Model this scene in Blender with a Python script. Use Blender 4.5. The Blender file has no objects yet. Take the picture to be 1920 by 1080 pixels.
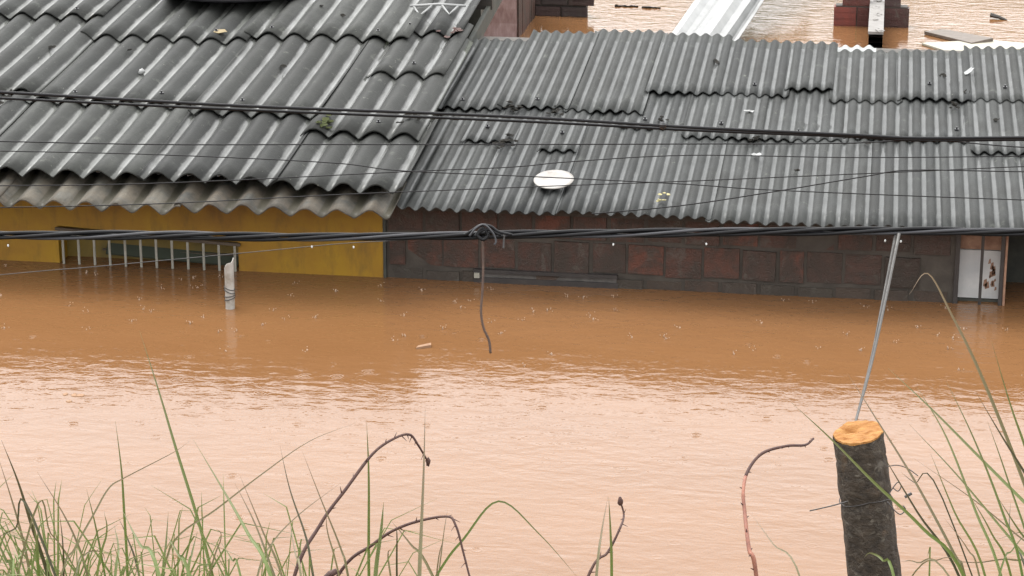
import bpy, bmesh, math, random
from mathutils import Vector, Matrix, noise
random.seed(11)
S = bpy.context.scene
COL = S.collection
R = math.radians

# ------------------------------------------------------------------ camera, sky, sun, exposure
cam = bpy.data.objects.new('camera', bpy.data.cameras.new('camera'))
COL.objects.link(cam); S.camera = cam
cam.data.sensor_width = 36; cam.data.lens = 84.0
cam.data.clip_start = .05; cam.data.clip_end = 3000
cam.location = (1.960, -12.658, 3.937)
cam.rotation_euler = (R(90 - 17.2), 0, R(8.8))

world = bpy.data.worlds.new('World'); S.world = world; world.use_nodes = True
nt = world.node_tree; nt.nodes.clear()
sky = nt.nodes.new('ShaderNodeTexSky'); sky.sky_type = 'NISHITA'; sky.sun_disc = False
SUN_EL, SUN_AZ = 62, -50          # degrees; azimuth clockwise from +Y
sky.sun_elevation = R(SUN_EL); sky.sun_rotation = R(SUN_AZ)
sky.air_density = 1.0; sky.dust_density = 6.0; sky.ozone_density = 1.0
hs = nt.nodes.new('ShaderNodeHueSaturation'); hs.inputs['Saturation'].default_value = .10
mx = nt.nodes.new('ShaderNodeMix'); mx.data_type = 'RGBA'; mx.inputs[0].default_value = .75
mx.inputs[7].default_value = (11.6, 11.6, 11.6, 1)      # even grey rain cloud over the clear-sky model
bg = nt.nodes.new('ShaderNodeBackground'); bg.inputs['Strength'].default_value = .10
wo = nt.nodes.new('ShaderNodeOutputWorld')
nt.links.new(sky.outputs[0], hs.inputs['Color']); nt.links.new(hs.outputs[0], mx.inputs[6])
nt.links.new(mx.outputs[2], bg.inputs[0]); nt.links.new(bg.outputs[0], wo.inputs[0])

sun = bpy.data.objects.new('sun', bpy.data.lights.new('sun', 'SUN')); COL.objects.link(sun)
sun.data.energy = .7; sun.data.angle = R(40); sun.data.color = (1, .97, .93)
sd = Vector((math.sin(R(SUN_AZ)) * math.cos(R(SUN_EL)), math.cos(R(SUN_AZ)) * math.cos(R(SUN_EL)), math.sin(R(SUN_EL))))
sun.rotation_euler = sd.to_track_quat('Z', 'Y').to_euler()

S.view_settings.view_transform = 'Standard'; S.view_settings.look = 'None'
S.view_settings.gamma = 1; S.view_settings.use_curve_mapping = False
S.view_settings.exposure = 1.70

# ------------------------------------------------------------------ surveyed positions (metres; X along the house fronts, Y away, Z above water)
WIRES = {
 'cable':[[-4.204,-7.129,2.315],[-3.326,-7.017,2.237],[-2.596,-6.92,2.188],[-1.866,-6.818,2.153],[-1.283,-6.733,2.135],[-0.846,-6.668,2.127],[-0.409,-6.601,2.124],[0.028,-6.533,2.124],[0.465,-6.468,2.119],[0.908,-6.397,2.126],[1.338,-6.329,2.13],[1.978,-6.228,2.136],[2.386,-6.166,2.133],[2.822,-6.098,2.133],[3.259,-6.028,2.14],[3.84,-5.933,2.158],[4.567,-5.809,2.193],[5.292,-5.681,2.243],[6.162,-5.522,2.322]],
 'pair_a':[[-6.47,-4.956,2.255],[-5.274,-4.802,2.157],[-4.278,-4.666,2.097],[-3.284,-4.526,2.054],[-2.488,-4.411,2.027],[-1.892,-4.325,2.007],[-1.295,-4.241,1.98],[-0.459,-4.126,1.934],[0.297,-4.018,1.905],[0.774,-3.951,1.884],[1.292,-3.88,1.853],[1.889,-3.796,1.826],[2.128,-3.763,1.815],[2.524,-3.701,1.817],[3.12,-3.607,1.822],[3.715,-3.511,1.833],[4.508,-3.381,1.858],[5.498,-3.213,1.906],[6.488,-3.039,1.972],[7.674,-2.822,2.077]],
 'pair_b':[[-6.497,-4.938,2.226],[-5.297,-4.783,2.126],[-4.298,-4.648,2.065],[-3.3,-4.507,2.021],[-2.502,-4.392,1.994],[-1.903,-4.305,1.975],[-1.305,-4.22,1.952],[-0.466,-4.102,1.913],[0.292,-3.994,1.883],[0.771,-3.926,1.863],[1.29,-3.854,1.836],[1.889,-3.769,1.813],[2.128,-3.736,1.8],[2.527,-3.673,1.802],[3.124,-3.579,1.807],[3.721,-3.483,1.819],[4.517,-3.352,1.843],[5.51,-3.184,1.891],[6.503,-3.009,1.958],[7.693,-2.792,2.064]],
 'w3':[[-7.022,-4.504,1.944],[-5.746,-4.341,1.834],[-4.684,-4.198,1.765],[-3.623,-4.049,1.715],[-2.775,-3.926,1.688],[-2.139,-3.832,1.673],[-1.503,-3.738,1.661],[-0.867,-3.643,1.649],[-0.19,-3.538,1.649],[0.53,-3.427,1.649],[1.208,-3.321,1.651],[1.822,-3.225,1.653],[2.181,-3.166,1.665],[2.564,-3.115,1.638],[3.201,-3.025,1.61],[3.836,-2.928,1.608],[4.682,-2.79,1.631],[5.738,-2.608,1.689],[6.793,-2.419,1.77],[8.058,-2.185,1.894]],
 'w4':[[-7.301,-4.26,1.844],[-5.986,-4.092,1.731],[-4.89,-3.944,1.661],[-3.796,-3.791,1.61],[-2.921,-3.664,1.582],[-2.265,-3.568,1.566],[-1.609,-3.471,1.552],[-0.954,-3.374,1.537],[-0.253,-3.275,1.505],[0.032,-3.241,1.474],[0.579,-3.163,1.45],[1.192,-3.078,1.421],[1.586,-3.025,1.396],[2.593,-2.881,1.358],[3.248,-2.784,1.344],[3.903,-2.681,1.347],[4.776,-2.538,1.373],[5.865,-2.352,1.429],[6.953,-2.159,1.509],[8.258,-1.918,1.631]],
 'w5':[[-7.575,-4.052,1.629],[-6.219,-3.88,1.507],[-5.09,-3.73,1.43],[-3.963,-3.573,1.374],[-3.061,-3.442,1.347],[-2.386,-3.34,1.337],[-1.711,-3.235,1.338],[-1.261,-3.164,1.342],[-0.778,-3.085,1.358],[-0.004,-2.953,1.395],[0.445,-2.878,1.414],[0.692,-2.833,1.436],[1.192,-2.747,1.462],[1.884,-2.643,1.453],[2.603,-2.53,1.458],[3.278,-2.423,1.465],[3.952,-2.315,1.478],[4.851,-2.167,1.506],[5.974,-1.976,1.559],[7.095,-1.779,1.635],[8.439,-1.534,1.754]],
 'w6':[[-7.85,-3.828,1.465],[-6.455,-3.652,1.338],[-5.293,-3.498,1.256],[-4.132,-3.336,1.197],[-3.204,-3.201,1.17],[-2.509,-3.096,1.163],[-1.814,-2.986,1.17],[-1.12,-2.874,1.186],[-0.335,-2.74,1.224],[0.498,-2.601,1.257],[1.145,-2.494,1.28],[1.637,-2.411,1.3],[2.116,-2.331,1.32],[2.624,-2.245,1.342],[3.318,-2.13,1.368],[4.012,-2.016,1.39],[4.937,-1.863,1.421],[6.092,-1.668,1.472],[7.247,-1.466,1.543],[8.631,-1.216,1.66]],
 'w7':[[0.815,-3.076,1.276],[1.188,-3.007,1.31],[1.583,-2.928,1.368],[1.933,-2.856,1.425],[2.13,-2.817,1.451],[2.594,-2.748,1.445],[3.256,-2.646,1.442],[3.917,-2.541,1.45],[4.798,-2.396,1.477],[5.898,-2.209,1.532],[6.998,-2.014,1.609],[8.316,-1.773,1.728]],
 'w8':[[-1.876,-6.609,1.808],[-0.492,-6.41,1.949],[-0.223,-6.416,1.986],[0.239,-6.387,2.042],[0.507,-6.392,2.081],[0.694,-6.415,2.106]],
 'vine':[[0.909,-6.399,2.117],[0.914,-6.422,2.041],[0.915,-6.442,1.978],[0.914,-6.46,1.922],[0.923,-6.472,1.88],[0.939,-6.479,1.847],[0.945,-6.489,1.813]],
 'rod_a':[[2.045,-6.239,2.134],[2.016,-6.389,1.991],[1.986,-6.537,1.856],[1.952,-6.678,1.742],[1.934,-6.797,1.694]],
 'rod_b':[[2.036,-6.221,2.129],[2.009,-6.371,1.985],[1.982,-6.518,1.85],[1.95,-6.66,1.735],[1.934,-6.776,1.693]],
 'loop1':[[0.862,-6.433,2.133],[0.884,-6.426,2.145],[0.907,-6.418,2.159],[0.934,-6.415,2.156],[0.956,-6.416,2.142],[0.993,-6.413,2.134]],
 'loop2':[[0.879,-6.441,2.133],[0.896,-6.432,2.154],[0.918,-6.426,2.163],[0.943,-6.429,2.141],[0.952,-6.434,2.12],[0.948,-6.438,2.11]],
 'loop3':[[0.892,-6.43,2.128],[0.912,-6.42,2.151],[0.928,-6.423,2.133],[0.915,-6.429,2.121],[0.899,-6.427,2.134],[0.923,-6.419,2.148],[0.964,-6.418,2.133]],
 'tail':[[0.971,-6.406,2.131],[0.97,-6.413,2.11],[0.97,-6.418,2.095]],
}
DROPS = [[-0.387,-6.602,2.109],[0.557,-6.458,2.105],[0.443,-6.475,2.106],[1.266,-6.346,2.112],[1.52,-6.306,2.113],[2.008,-6.228,2.122],[2.051,-6.221,2.12]]
POST = [[1.96,-7.157,1.884],[1.985,-7.165,1.712],[2.017,-7.17,1.511]]
PWIRE_L = [[1.942,-7.322,1.773],[1.905,-7.331,1.763],[1.853,-7.342,1.751]]
PWIRE_R = [[2.036,-7.266,1.77],[2.046,-7.259,1.787],[2.058,-7.252,1.801],[2.066,-7.254,1.792],[2.059,-7.259,1.781],[2.046,-7.258,1.789]]
PWIRE_R2 = [[2.035,-7.27,1.757],[2.051,-7.273,1.739],[2.067,-7.274,1.728],[2.079,-7.269,1.738],[2.073,-7.267,1.748]]
PWIRE_R3 = [[2.029,-7.246,1.837],[2.054,-7.241,1.84],[2.079,-7.239,1.833],[2.105,-7.241,1.816]]
PWIRE_B = [[2.076,-7.26,1.767],[2.092,-7.255,1.776]]
BL_LEFT = [[[[0.294,-8.243,1.85],[0.27,-8.267,1.997],[0.26,-8.3,2.105],[0.244,-8.336,2.211]],0.0079,0.09],[[[0.218,-8.153,1.81],[0.198,-8.143,1.922],[0.179,-8.142,2.007],[0.154,-8.139,2.101]],0.0069,0.81],[[[0.318,-8.065,1.778],[0.297,-8.061,1.856],[0.264,-8.058,1.935],[0.208,-8.053,2.029]],0.0058,0.97],[[[0.361,-8.084,1.789],[0.342,-8.077,1.916],[0.327,-8.081,2.007]],0.0058,0.57],[[[0.405,-8.072,1.787],[0.407,-8.077,1.964],[0.415,-8.104,2.067],[0.416,-8.129,2.185]],0.007,0.23],[[[0.78,-8.255,1.894],[0.699,-8.147,1.957],[0.62,-8.043,2.007],[0.525,-7.935,2.077]],0.0088,0.26],[[[0.514,-7.783,1.666],[0.473,-7.744,1.792],[0.409,-7.695,1.96],[0.366,-7.66,2.075],[0.311,-7.618,2.214]],0.0122,0.48],[[[0.386,-8.442,1.95],[0.409,-8.403,2.011],[0.439,-8.363,2.071],[0.463,-8.329,2.117],[0.49,-8.304,2.132],[0.58,-8.26,2.175],[0.607,-8.235,2.192]],0.0043,0.94],[[[0.436,-7.943,1.732],[0.473,-7.929,1.837],[0.564,-7.917,1.908],[0.665,-7.9,1.99],[0.771,-7.883,2.068],[0.878,-7.876,2.116]],0.0048,0.64],[[[0.682,-8.037,1.791],[0.698,-7.96,1.85],[0.743,-7.884,1.893],[0.821,-7.8,1.941]],0.0046,0.34],[[[0.863,-8.238,1.892],[0.839,-8.201,1.976],[0.798,-8.164,2.066],[0.769,-8.127,2.151]],0.0055,0.04],[[[0.942,-8.259,1.907],[0.921,-8.24,1.975],[0.873,-8.215,2.079],[0.833,-8.193,2.168]],0.0055,0.78],[[[0.762,-8.156,1.849],[0.703,-8.097,1.954],[0.646,-8.047,2.028]],0.0056,0.91],[[[0.784,-8.184,1.863],[0.741,-8.175,1.971],[0.691,-8.163,2.093]],0.0056,0.83],[[[0.879,-8.407,1.969],[0.84,-8.298,1.982],[0.797,-8.182,2.016]],0.0053,0.78],[[[0.876,-7.779,1.689],[0.882,-7.788,1.947],[0.889,-7.83,2.1]],0.0073,0.33],[[[1.097,-8.308,1.94],[1.092,-8.256,2.028],[1.087,-8.195,2.143],[1.08,-8.136,2.254]],0.0108,0.79],[[[0.928,-7.955,1.771],[0.959,-8.027,1.923],[0.985,-8.114,2.032]],0.0163,0.7],[[[0.603,-8.459,1.985],[0.529,-8.351,2.008],[0.459,-8.241,2.032]],0.0085,0.71],[[[0.345,-8.439,1.946],[0.351,-8.455,2.041],[0.354,-8.48,2.111]],0.0086,0.41],[[[0.318,-8.383,2.066],[0.269,-8.354,2.027],[0.211,-8.326,1.988]],0.0054,0.07],[[[0.346,-8.456,2.098],[0.375,-8.44,2.059],[0.407,-8.429,2.004],[0.423,-8.422,1.944]],0.0042,0.31],[[[0.483,-8.071,1.792],[0.484,-8.036,1.871],[0.483,-8.006,1.934]],0.0069,0.7],[[[0.646,-8.38,1.941],[0.601,-8.324,1.978],[0.562,-8.272,1.997]],0.0086,0.62],[[[0.609,-8.302,1.904],[0.609,-8.259,1.95],[0.612,-8.219,1.987]],0.0066,0.13],[[[0.27,-8.376,1.913],[0.256,-8.385,1.969],[0.243,-8.395,2.02]],0.0196,0.66],[[[0.758,-8.411,1.962],[0.72,-8.348,1.985],[0.679,-8.288,1.998]],0.0053,0.24],[[[1.034,-7.78,1.7],[1.042,-7.738,1.807],[1.047,-7.714,1.856]],0.0036,0.73],[[[1.144,-8.375,1.973],[1.184,-8.496,2.132]],0.0042,0.22],[[[0.297,-8.46,1.952],[0.273,-8.359,1.965],[0.267,-8.266,1.943],[0.28,-8.181,1.888]],0.0053,0.35],[[[0.658,-8.316,1.913],[0.689,-8.314,2.015],[0.687,-8.339,2.048]],0.0044,0.14],[[[0.324,-7.924,1.715],[0.313,-7.853,1.769],[0.285,-7.791,1.8]],0.0072,0.52],[[[0.439,-8.083,1.794],[0.396,-8.03,1.875],[0.364,-7.991,1.907]],0.0058,0.03],[[[0.375,-8.384,1.924],[0.407,-8.461,2.047],[0.435,-8.545,2.152]],0.0054,0.0],[[[0.328,-8.192,1.835],[0.322,-8.1,1.862],[0.331,-8.022,1.836],[0.319,-7.958,1.776]],0.0045,0.15],[[[0.94,-8.328,1.938],[0.914,-8.322,2.044],[0.914,-8.332,2.089]],0.0043,0.25],[[[1.034,-8.226,1.899],[1.045,-8.271,2.02],[1.058,-8.339,2.072]],0.0044,0.03],[[[0.925,-7.761,1.684],[0.918,-7.764,1.758],[0.93,-7.781,1.779]],0.0049,0.47],[[[0.049,-7.881,1.678],[0.103,-7.947,1.756],[0.181,-8.017,1.805]],0.0061,0.73],[[[0.45,-8.401,1.937],[0.488,-8.43,2.062],[0.503,-8.48,2.129]],0.0054,0.4]]
BL_MID = [[[[1.03,-7.791,1.718],[1.093,-7.766,1.809],[1.168,-7.74,1.894],[1.262,-7.759,1.83],[1.362,-7.787,1.733]],0.006,0.16],[[[1.428,-8.073,1.858],[1.429,-7.985,1.936],[1.433,-7.905,1.987]],0.0067,0.98],[[[1.473,-8.175,1.907],[1.477,-8.245,2.049],[1.481,-8.324,2.159]],0.0066,0.55],[[[1.024,-7.782,1.72],[0.968,-7.753,1.782],[0.92,-7.728,1.824]],0.0072,0.9],[[[1.855,-7.891,1.806],[1.784,-7.752,1.836],[1.729,-7.617,1.847]],0.0046,0.4]]
BL_RIGHT = [[[[2.201,-7.945,1.854],[2.101,-7.95,1.977],[1.997,-7.964,2.078],[1.906,-7.977,2.173],[1.821,-7.994,2.256]],0.0079,0.18],[[[2.209,-7.735,1.761],[2.18,-7.727,1.826],[2.085,-7.699,1.985],[1.992,-7.678,2.122],[1.93,-7.667,2.213]],0.0082,0.92],[[[2.414,-7.631,1.839],[2.345,-7.569,1.885],[2.249,-7.503,1.956],[2.126,-7.433,2.053],[2.02,-7.368,2.128]],0.0118,0.38],[[[2.293,-7.668,1.737],[2.228,-7.583,1.871],[2.157,-7.497,2.013],[2.087,-7.426,2.106]],0.0071,0.22],[[[2.32,-7.9,1.843],[2.267,-7.888,1.998],[2.203,-7.879,2.147],[2.136,-7.876,2.279]],0.0068,0.13],[[[2.392,-7.876,1.941],[2.317,-7.887,2.073],[2.256,-7.906,2.172],[2.195,-7.924,2.275]],0.0068,0.06],[[[2.421,-7.6,1.761],[2.334,-7.613,2.017],[2.284,-7.656,2.155],[2.233,-7.694,2.311]],0.0072,0.42],[[[2.395,-7.797,1.802],[2.339,-7.752,1.834],[2.269,-7.7,1.896],[2.173,-7.643,1.987],[2.07,-7.588,2.074]],0.0069,0.44],[[[2.438,-7.544,1.738],[2.355,-7.508,1.769],[2.233,-7.463,1.848],[2.09,-7.421,1.928]],0.0048,0.81],[[[2.251,-7.787,1.787],[2.17,-7.837,1.971],[2.111,-7.893,2.123]],0.0058,0.68],[[[2.405,-7.807,1.813],[2.326,-7.798,2.002],[2.261,-7.797,2.156],[2.197,-7.801,2.297],[2.141,-7.814,2.405],[2.087,-7.831,2.498],[2.05,-7.884,2.467]],0.008,0.95],[[[2.203,-7.688,1.74],[2.095,-7.714,1.916],[2.001,-7.743,2.078]],0.0071,0.01],[[[2.056,-7.723,1.746],[2.026,-7.649,1.769],[1.998,-7.584,1.756],[1.985,-7.526,1.719]],0.0071,0.71],[[[2.401,-7.734,1.774],[2.348,-7.586,1.824],[2.283,-7.474,1.762]],0.0047,0.91],[[[2.367,-7.733,1.771],[2.287,-7.682,1.991],[2.237,-7.657,2.115]],0.0058,0.53],[[[2.398,-7.489,1.672],[2.325,-7.462,1.708],[2.242,-7.453,1.692],[2.144,-7.441,1.689]],0.0049,0.98],[[[2.173,-7.962,1.86],[2.094,-7.929,1.889],[2.061,-7.902,1.878]],0.0045,0.22],[[[2.076,-7.863,1.809],[2.139,-7.903,1.887],[2.181,-7.96,1.92]],0.0034,0.24],[[[2.305,-7.793,1.794],[2.251,-7.822,1.921],[2.2,-7.859,2.019]],0.0058,0.62],[[[2.405,-7.755,1.784],[2.313,-7.816,1.923],[2.254,-7.882,2.031]],0.007,0.17],[[[2.263,-7.917,1.846],[2.298,-7.822,1.887],[2.347,-7.731,1.908]],0.0056,0.32],[[[2.352,-7.632,1.725],[2.313,-7.499,1.789],[2.317,-7.371,1.816]],0.006,0.01],[[[2.149,-7.687,1.94],[2.087,-7.651,1.96],[2.057,-7.615,1.969]],0.0035,0.03],[[[2.236,-7.822,1.802],[2.203,-7.823,1.881],[2.148,-7.83,1.955]],0.0046,0.98]]
BRAMBLE = [[[[0.776,-8.088,1.82],[0.822,-8.013,1.927],[0.871,-7.963,1.996],[0.919,-7.907,2.058],[0.959,-7.869,2.081],[0.984,-7.826,2.075],[1.002,-7.819,2.048],[1.018,-7.792,2.0]],0.004,0],[[[0.843,-7.99,1.781],[0.93,-7.972,1.873],[1.001,-7.973,1.922],[1.09,-7.977,1.95],[1.116,-7.994,1.938],[1.137,-8.015,1.881],[1.157,-8.038,1.824]],0.0036,0],[[[1.385,-7.903,1.779],[1.429,-7.854,1.837],[1.452,-7.827,1.884],[1.454,-7.771,1.892],[1.445,-7.764,1.921]],0.0033,0],[[[1.764,-8.032,1.863],[1.744,-8.014,1.933],[1.729,-7.944,1.987],[1.723,-7.911,2.022],[1.729,-7.863,2.049],[1.757,-7.826,2.077],[1.807,-7.798,2.086],[1.846,-7.762,2.077],[1.863,-7.735,2.083]],0.0045,1]]
STUB = [[0.843,-8.088,1.831],[0.859,-8.081,1.845],[0.873,-8.077,1.852]]
PIPE = [[-1.441,-0.691,-0.0],[-1.432,-0.691,0.26]]
BOARD1 = [[2.354,7.63,0.03],[2.738,7.18,0.03],[2.919,7.311,0.05],[2.521,7.751,0.03]]
BOARD2 = [[2.329,7.167,0.02],[2.59,6.764,0.02],[3.466,7.208,0.02],[2.867,7.387,0.02]]
SCRAPS = [[-0.372,8.521,0.0],[-0.18,8.524,0.0],[-0.127,8.479,-0.0],[0.031,8.477,0.0]]
TWIG = [[2.939,8.456,0.03],[3.076,8.385,0.0]]
WHITE = [[0.285,6.558,0.1],[0.802,6.638,0.1],[0.396,7.574,0.25],[1.013,7.669,0.25]]
CHIP = [[-0.275,-1.189,0.0]]
FOAM = [[-1.83,-2.207,0.0]]

# ------------------------------------------------------------------ helpers
def empty(name, loc=(0, 0, 0)):
    o = bpy.data.objects.new(name, None); o.location = loc; o.empty_display_size = .1
    COL.objects.link(o); return o
def tag(o, label, cat, group=None):
    o['label'] = label; o['category'] = cat
    if group: o['group'] = group
    return o
class MB:
    """collects vertices and faces; build() links them as one mesh object"""
    def __init__(s): s.v = []; s.f = []; s.a = []
    def add(s, vs, fs, at=None):
        b = len(s.v); s.v += [tuple(p) for p in vs]; s.f += [tuple(b + i for i in f) for f in fs]
        s.a += (at if at is not None else [0.0] * len(vs))
    def box(s, x0, x1, y0, y1, z0, z1):
        s.add([(x0,y0,z0),(x1,y0,z0),(x1,y1,z0),(x0,y1,z0),(x0,y0,z1),(x1,y0,z1),(x1,y1,z1),(x0,y1,z1)],
              [(0,3,2,1),(4,5,6,7),(0,1,5,4),(1,2,6,5),(2,3,7,6),(3,0,4,7)])
    def hexa(s, b, t):      # four bottom and four top corners, counter-clockwise seen from above
        s.add(list(b) + list(t), [(0,3,2,1),(4,5,6,7),(0,1,5,4),(1,2,6,5),(2,3,7,6),(3,0,4,7)])
    def tube(s, pts, rad, n=6, caps=True):
        pts = [Vector(p) for p in pts]; m = len(pts)
        if not isinstance(rad, (list, tuple)): rad = [rad] * m
        vs = []; up = None
        for i, p in enumerate(pts):
            t = (pts[min(i+1, m-1)] - pts[max(i-1, 0)]).normalized()
            if up is None:
                up = Vector((0,0,1)) if abs(t.z) < .9 else Vector((1,0,0))
            a = t.cross(up).normalized(); b = a.cross(t).normalized(); up = b
            for k in range(n):
                w = 2*math.pi*k/n; vs.append(p + a*math.cos(w)*rad[i] + b*math.sin(w)*rad[i])
        fs = [(i*n+k, i*n+(k+1)%n, (i+1)*n+(k+1)%n, (i+1)*n+k) for i in range(m-1) for k in range(n)]
        if caps: fs += [tuple(range(n-1, -1, -1)), tuple(range((m-1)*n, m*n))]
        s.add(vs, fs)
    def ball(s, c, rx, ry, rz, nu=8, nv=5, jit=0):
        vs = []; fs = []
        for j in range(nv+1):
            th = math.pi*j/nv
            for i in range(nu):
                ph = 2*math.pi*i/nu; q = 1 + random.uniform(-jit, jit)
                vs.append((c[0]+rx*q*math.sin(th)*math.cos(ph), c[1]+ry*q*math.sin(th)*math.sin(ph), c[2]+rz*q*math.cos(th)))
        fs = [(j*nu+i, (j+1)*nu+i, (j+1)*nu+(i+1)%nu, j*nu+(i+1)%nu) for j in range(nv) for i in range(nu)]
        s.add(vs, fs)
    def mesh(s, name, mat, smooth=False):
        me = bpy.data.meshes.new(name); me.from_pydata(s.v, [], s.f); me.materials.append(mat)
        if any(s.a):
            at = me.attributes.new('trough', 'FLOAT', 'POINT'); at.data.foreach_set('value', s.a)
        if smooth: me.polygons.foreach_set('use_smooth', [True]*len(me.polygons))
        me.update(); return me
    def build(s, name, mat, parent=None, smooth=False, bevel=0):
        return link(name, s.mesh(name, mat, smooth), parent, bevel)
def link(name, me, parent=None, bevel=0):
    o = bpy.data.objects.new(name, me); COL.objects.link(o); o.parent = parent
    if parent is not None and parent.type == 'EMPTY': o.location = -parent.location
    if bevel:
        m = o.modifiers.new('bevel', 'BEVEL'); m.width = bevel; m.segments = 1; m.limit_method = 'ANGLE'
    return o
def spline(pts, k=6):
    P = [Vector(p) for p in pts]; P = [P[0]*2-P[1]] + P + [P[-1]*2-P[-2]]; out = []
    for i in range(1, len(P)-2):
        a, b, c, d = P[i-1:i+3]
        for j in range(k):
            t = j/k; out.append(.5*((2*b)+(c-a)*t+(2*a-5*b+4*c-d)*t*t+(3*b-a-3*c+d)*t**3))
    out.append(P[-2]); return out
def nz(p): return noise.noise(Vector(p))

# ------------------------------------------------------------------ materials
def mat(name, col, rough=.6, spec=.5, **kw):
    m = bpy.data.materials.new(name); m.use_nodes = True; t = m.node_tree
    b = t.nodes['Principled BSDF']
    b.inputs['Base Color'].default_value = (*col, 1); b.inputs['Roughness'].default_value = rough
    b.inputs['Specular IOR Level'].default_value = spec
    for k, v in kw.items(): b.inputs[k].default_value = v
    return m, t, b
def nd(t, typ, **kw):
    n = t.nodes.new(typ)
    for k, v in kw.items(): setattr(n, k, v)
    return n
def ramp(t, src, stops):
    r = nd(t, 'ShaderNodeValToRGB'); e = r.color_ramp.elements
    while len(e) < len(stops): e.new(.5)
    for i, (p, c) in enumerate(stops):
        e[i].position = p; e[i].color = (*c, 1) if len(c) == 3 else c
    t.links.new(src, r.inputs[0]); return r.outputs[0]
def noi(t, vec, scale, detail=4, rough=.55, dist=0):
    n = nd(t, 'ShaderNodeTexNoise'); n.inputs['Scale'].default_value = scale; n.inputs['Detail'].default_value = detail
    n.inputs['Roughness'].default_value = rough; n.inputs['Distortion'].default_value = dist
    if vec is not None: t.links.new(vec, n.inputs['Vector'])
    return n.outputs['Fac']
def coords(t, scale=(1,1,1), kind='Object', rot=(0,0,0), rnd=False):
    c = nd(t, 'ShaderNodeTexCoord'); m = nd(t, 'ShaderNodeMapping')
    m.inputs['Scale'].default_value = scale; m.inputs['Rotation'].default_value = rot
    t.links.new(c.outputs[kind], m.inputs['Vector'])
    if rnd:
        oi = nd(t, 'ShaderNodeObjectInfo'); mu = nd(t, 'ShaderNodeVectorMath', operation='SCALE'); cb = nd(t, 'ShaderNodeCombineXYZ')
        for i in range(3): t.links.new(oi.outputs['Random'], cb.inputs[i])
        t.links.new(cb.outputs[0], mu.inputs[0]); mu.inputs['Scale'].default_value = 37
        t.links.new(mu.outputs[0], m.inputs['Location'])
    return m.outputs[0]
def mix(t, fac, a, b, blend='MIX'):
    m = nd(t, 'ShaderNodeMix', data_type='RGBA', blend_type=blend)
    for s, v in ((0, fac), (6, a), (7, b)):
        if isinstance(v, bpy.types.NodeSocket): t.links.new(v, m.inputs[s])
        else: m.inputs[s].default_value = v if s == 0 else (*v, 1)
    return m.outputs[2]
def mth(t, op, a, b=0.0):
    m = nd(t, 'ShaderNodeMath', operation=op)
    for s, v in ((0, a), (1, b)):
        if isinstance(v, bpy.types.NodeSocket): t.links.new(v, m.inputs[s])
        else: m.inputs[s].default_value = v
    return m.outputs[0]
def bump(t, b, h, strength=.5, dist=.01, nrm='Normal'):
    n = nd(t, 'ShaderNodeBump'); n.inputs['Strength'].default_value = strength; n.inputs['Distance'].default_value = dist
    t.links.new(h, n.inputs['Height']); t.links.new(n.outputs[0], b.inputs[nrm]); return n

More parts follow.
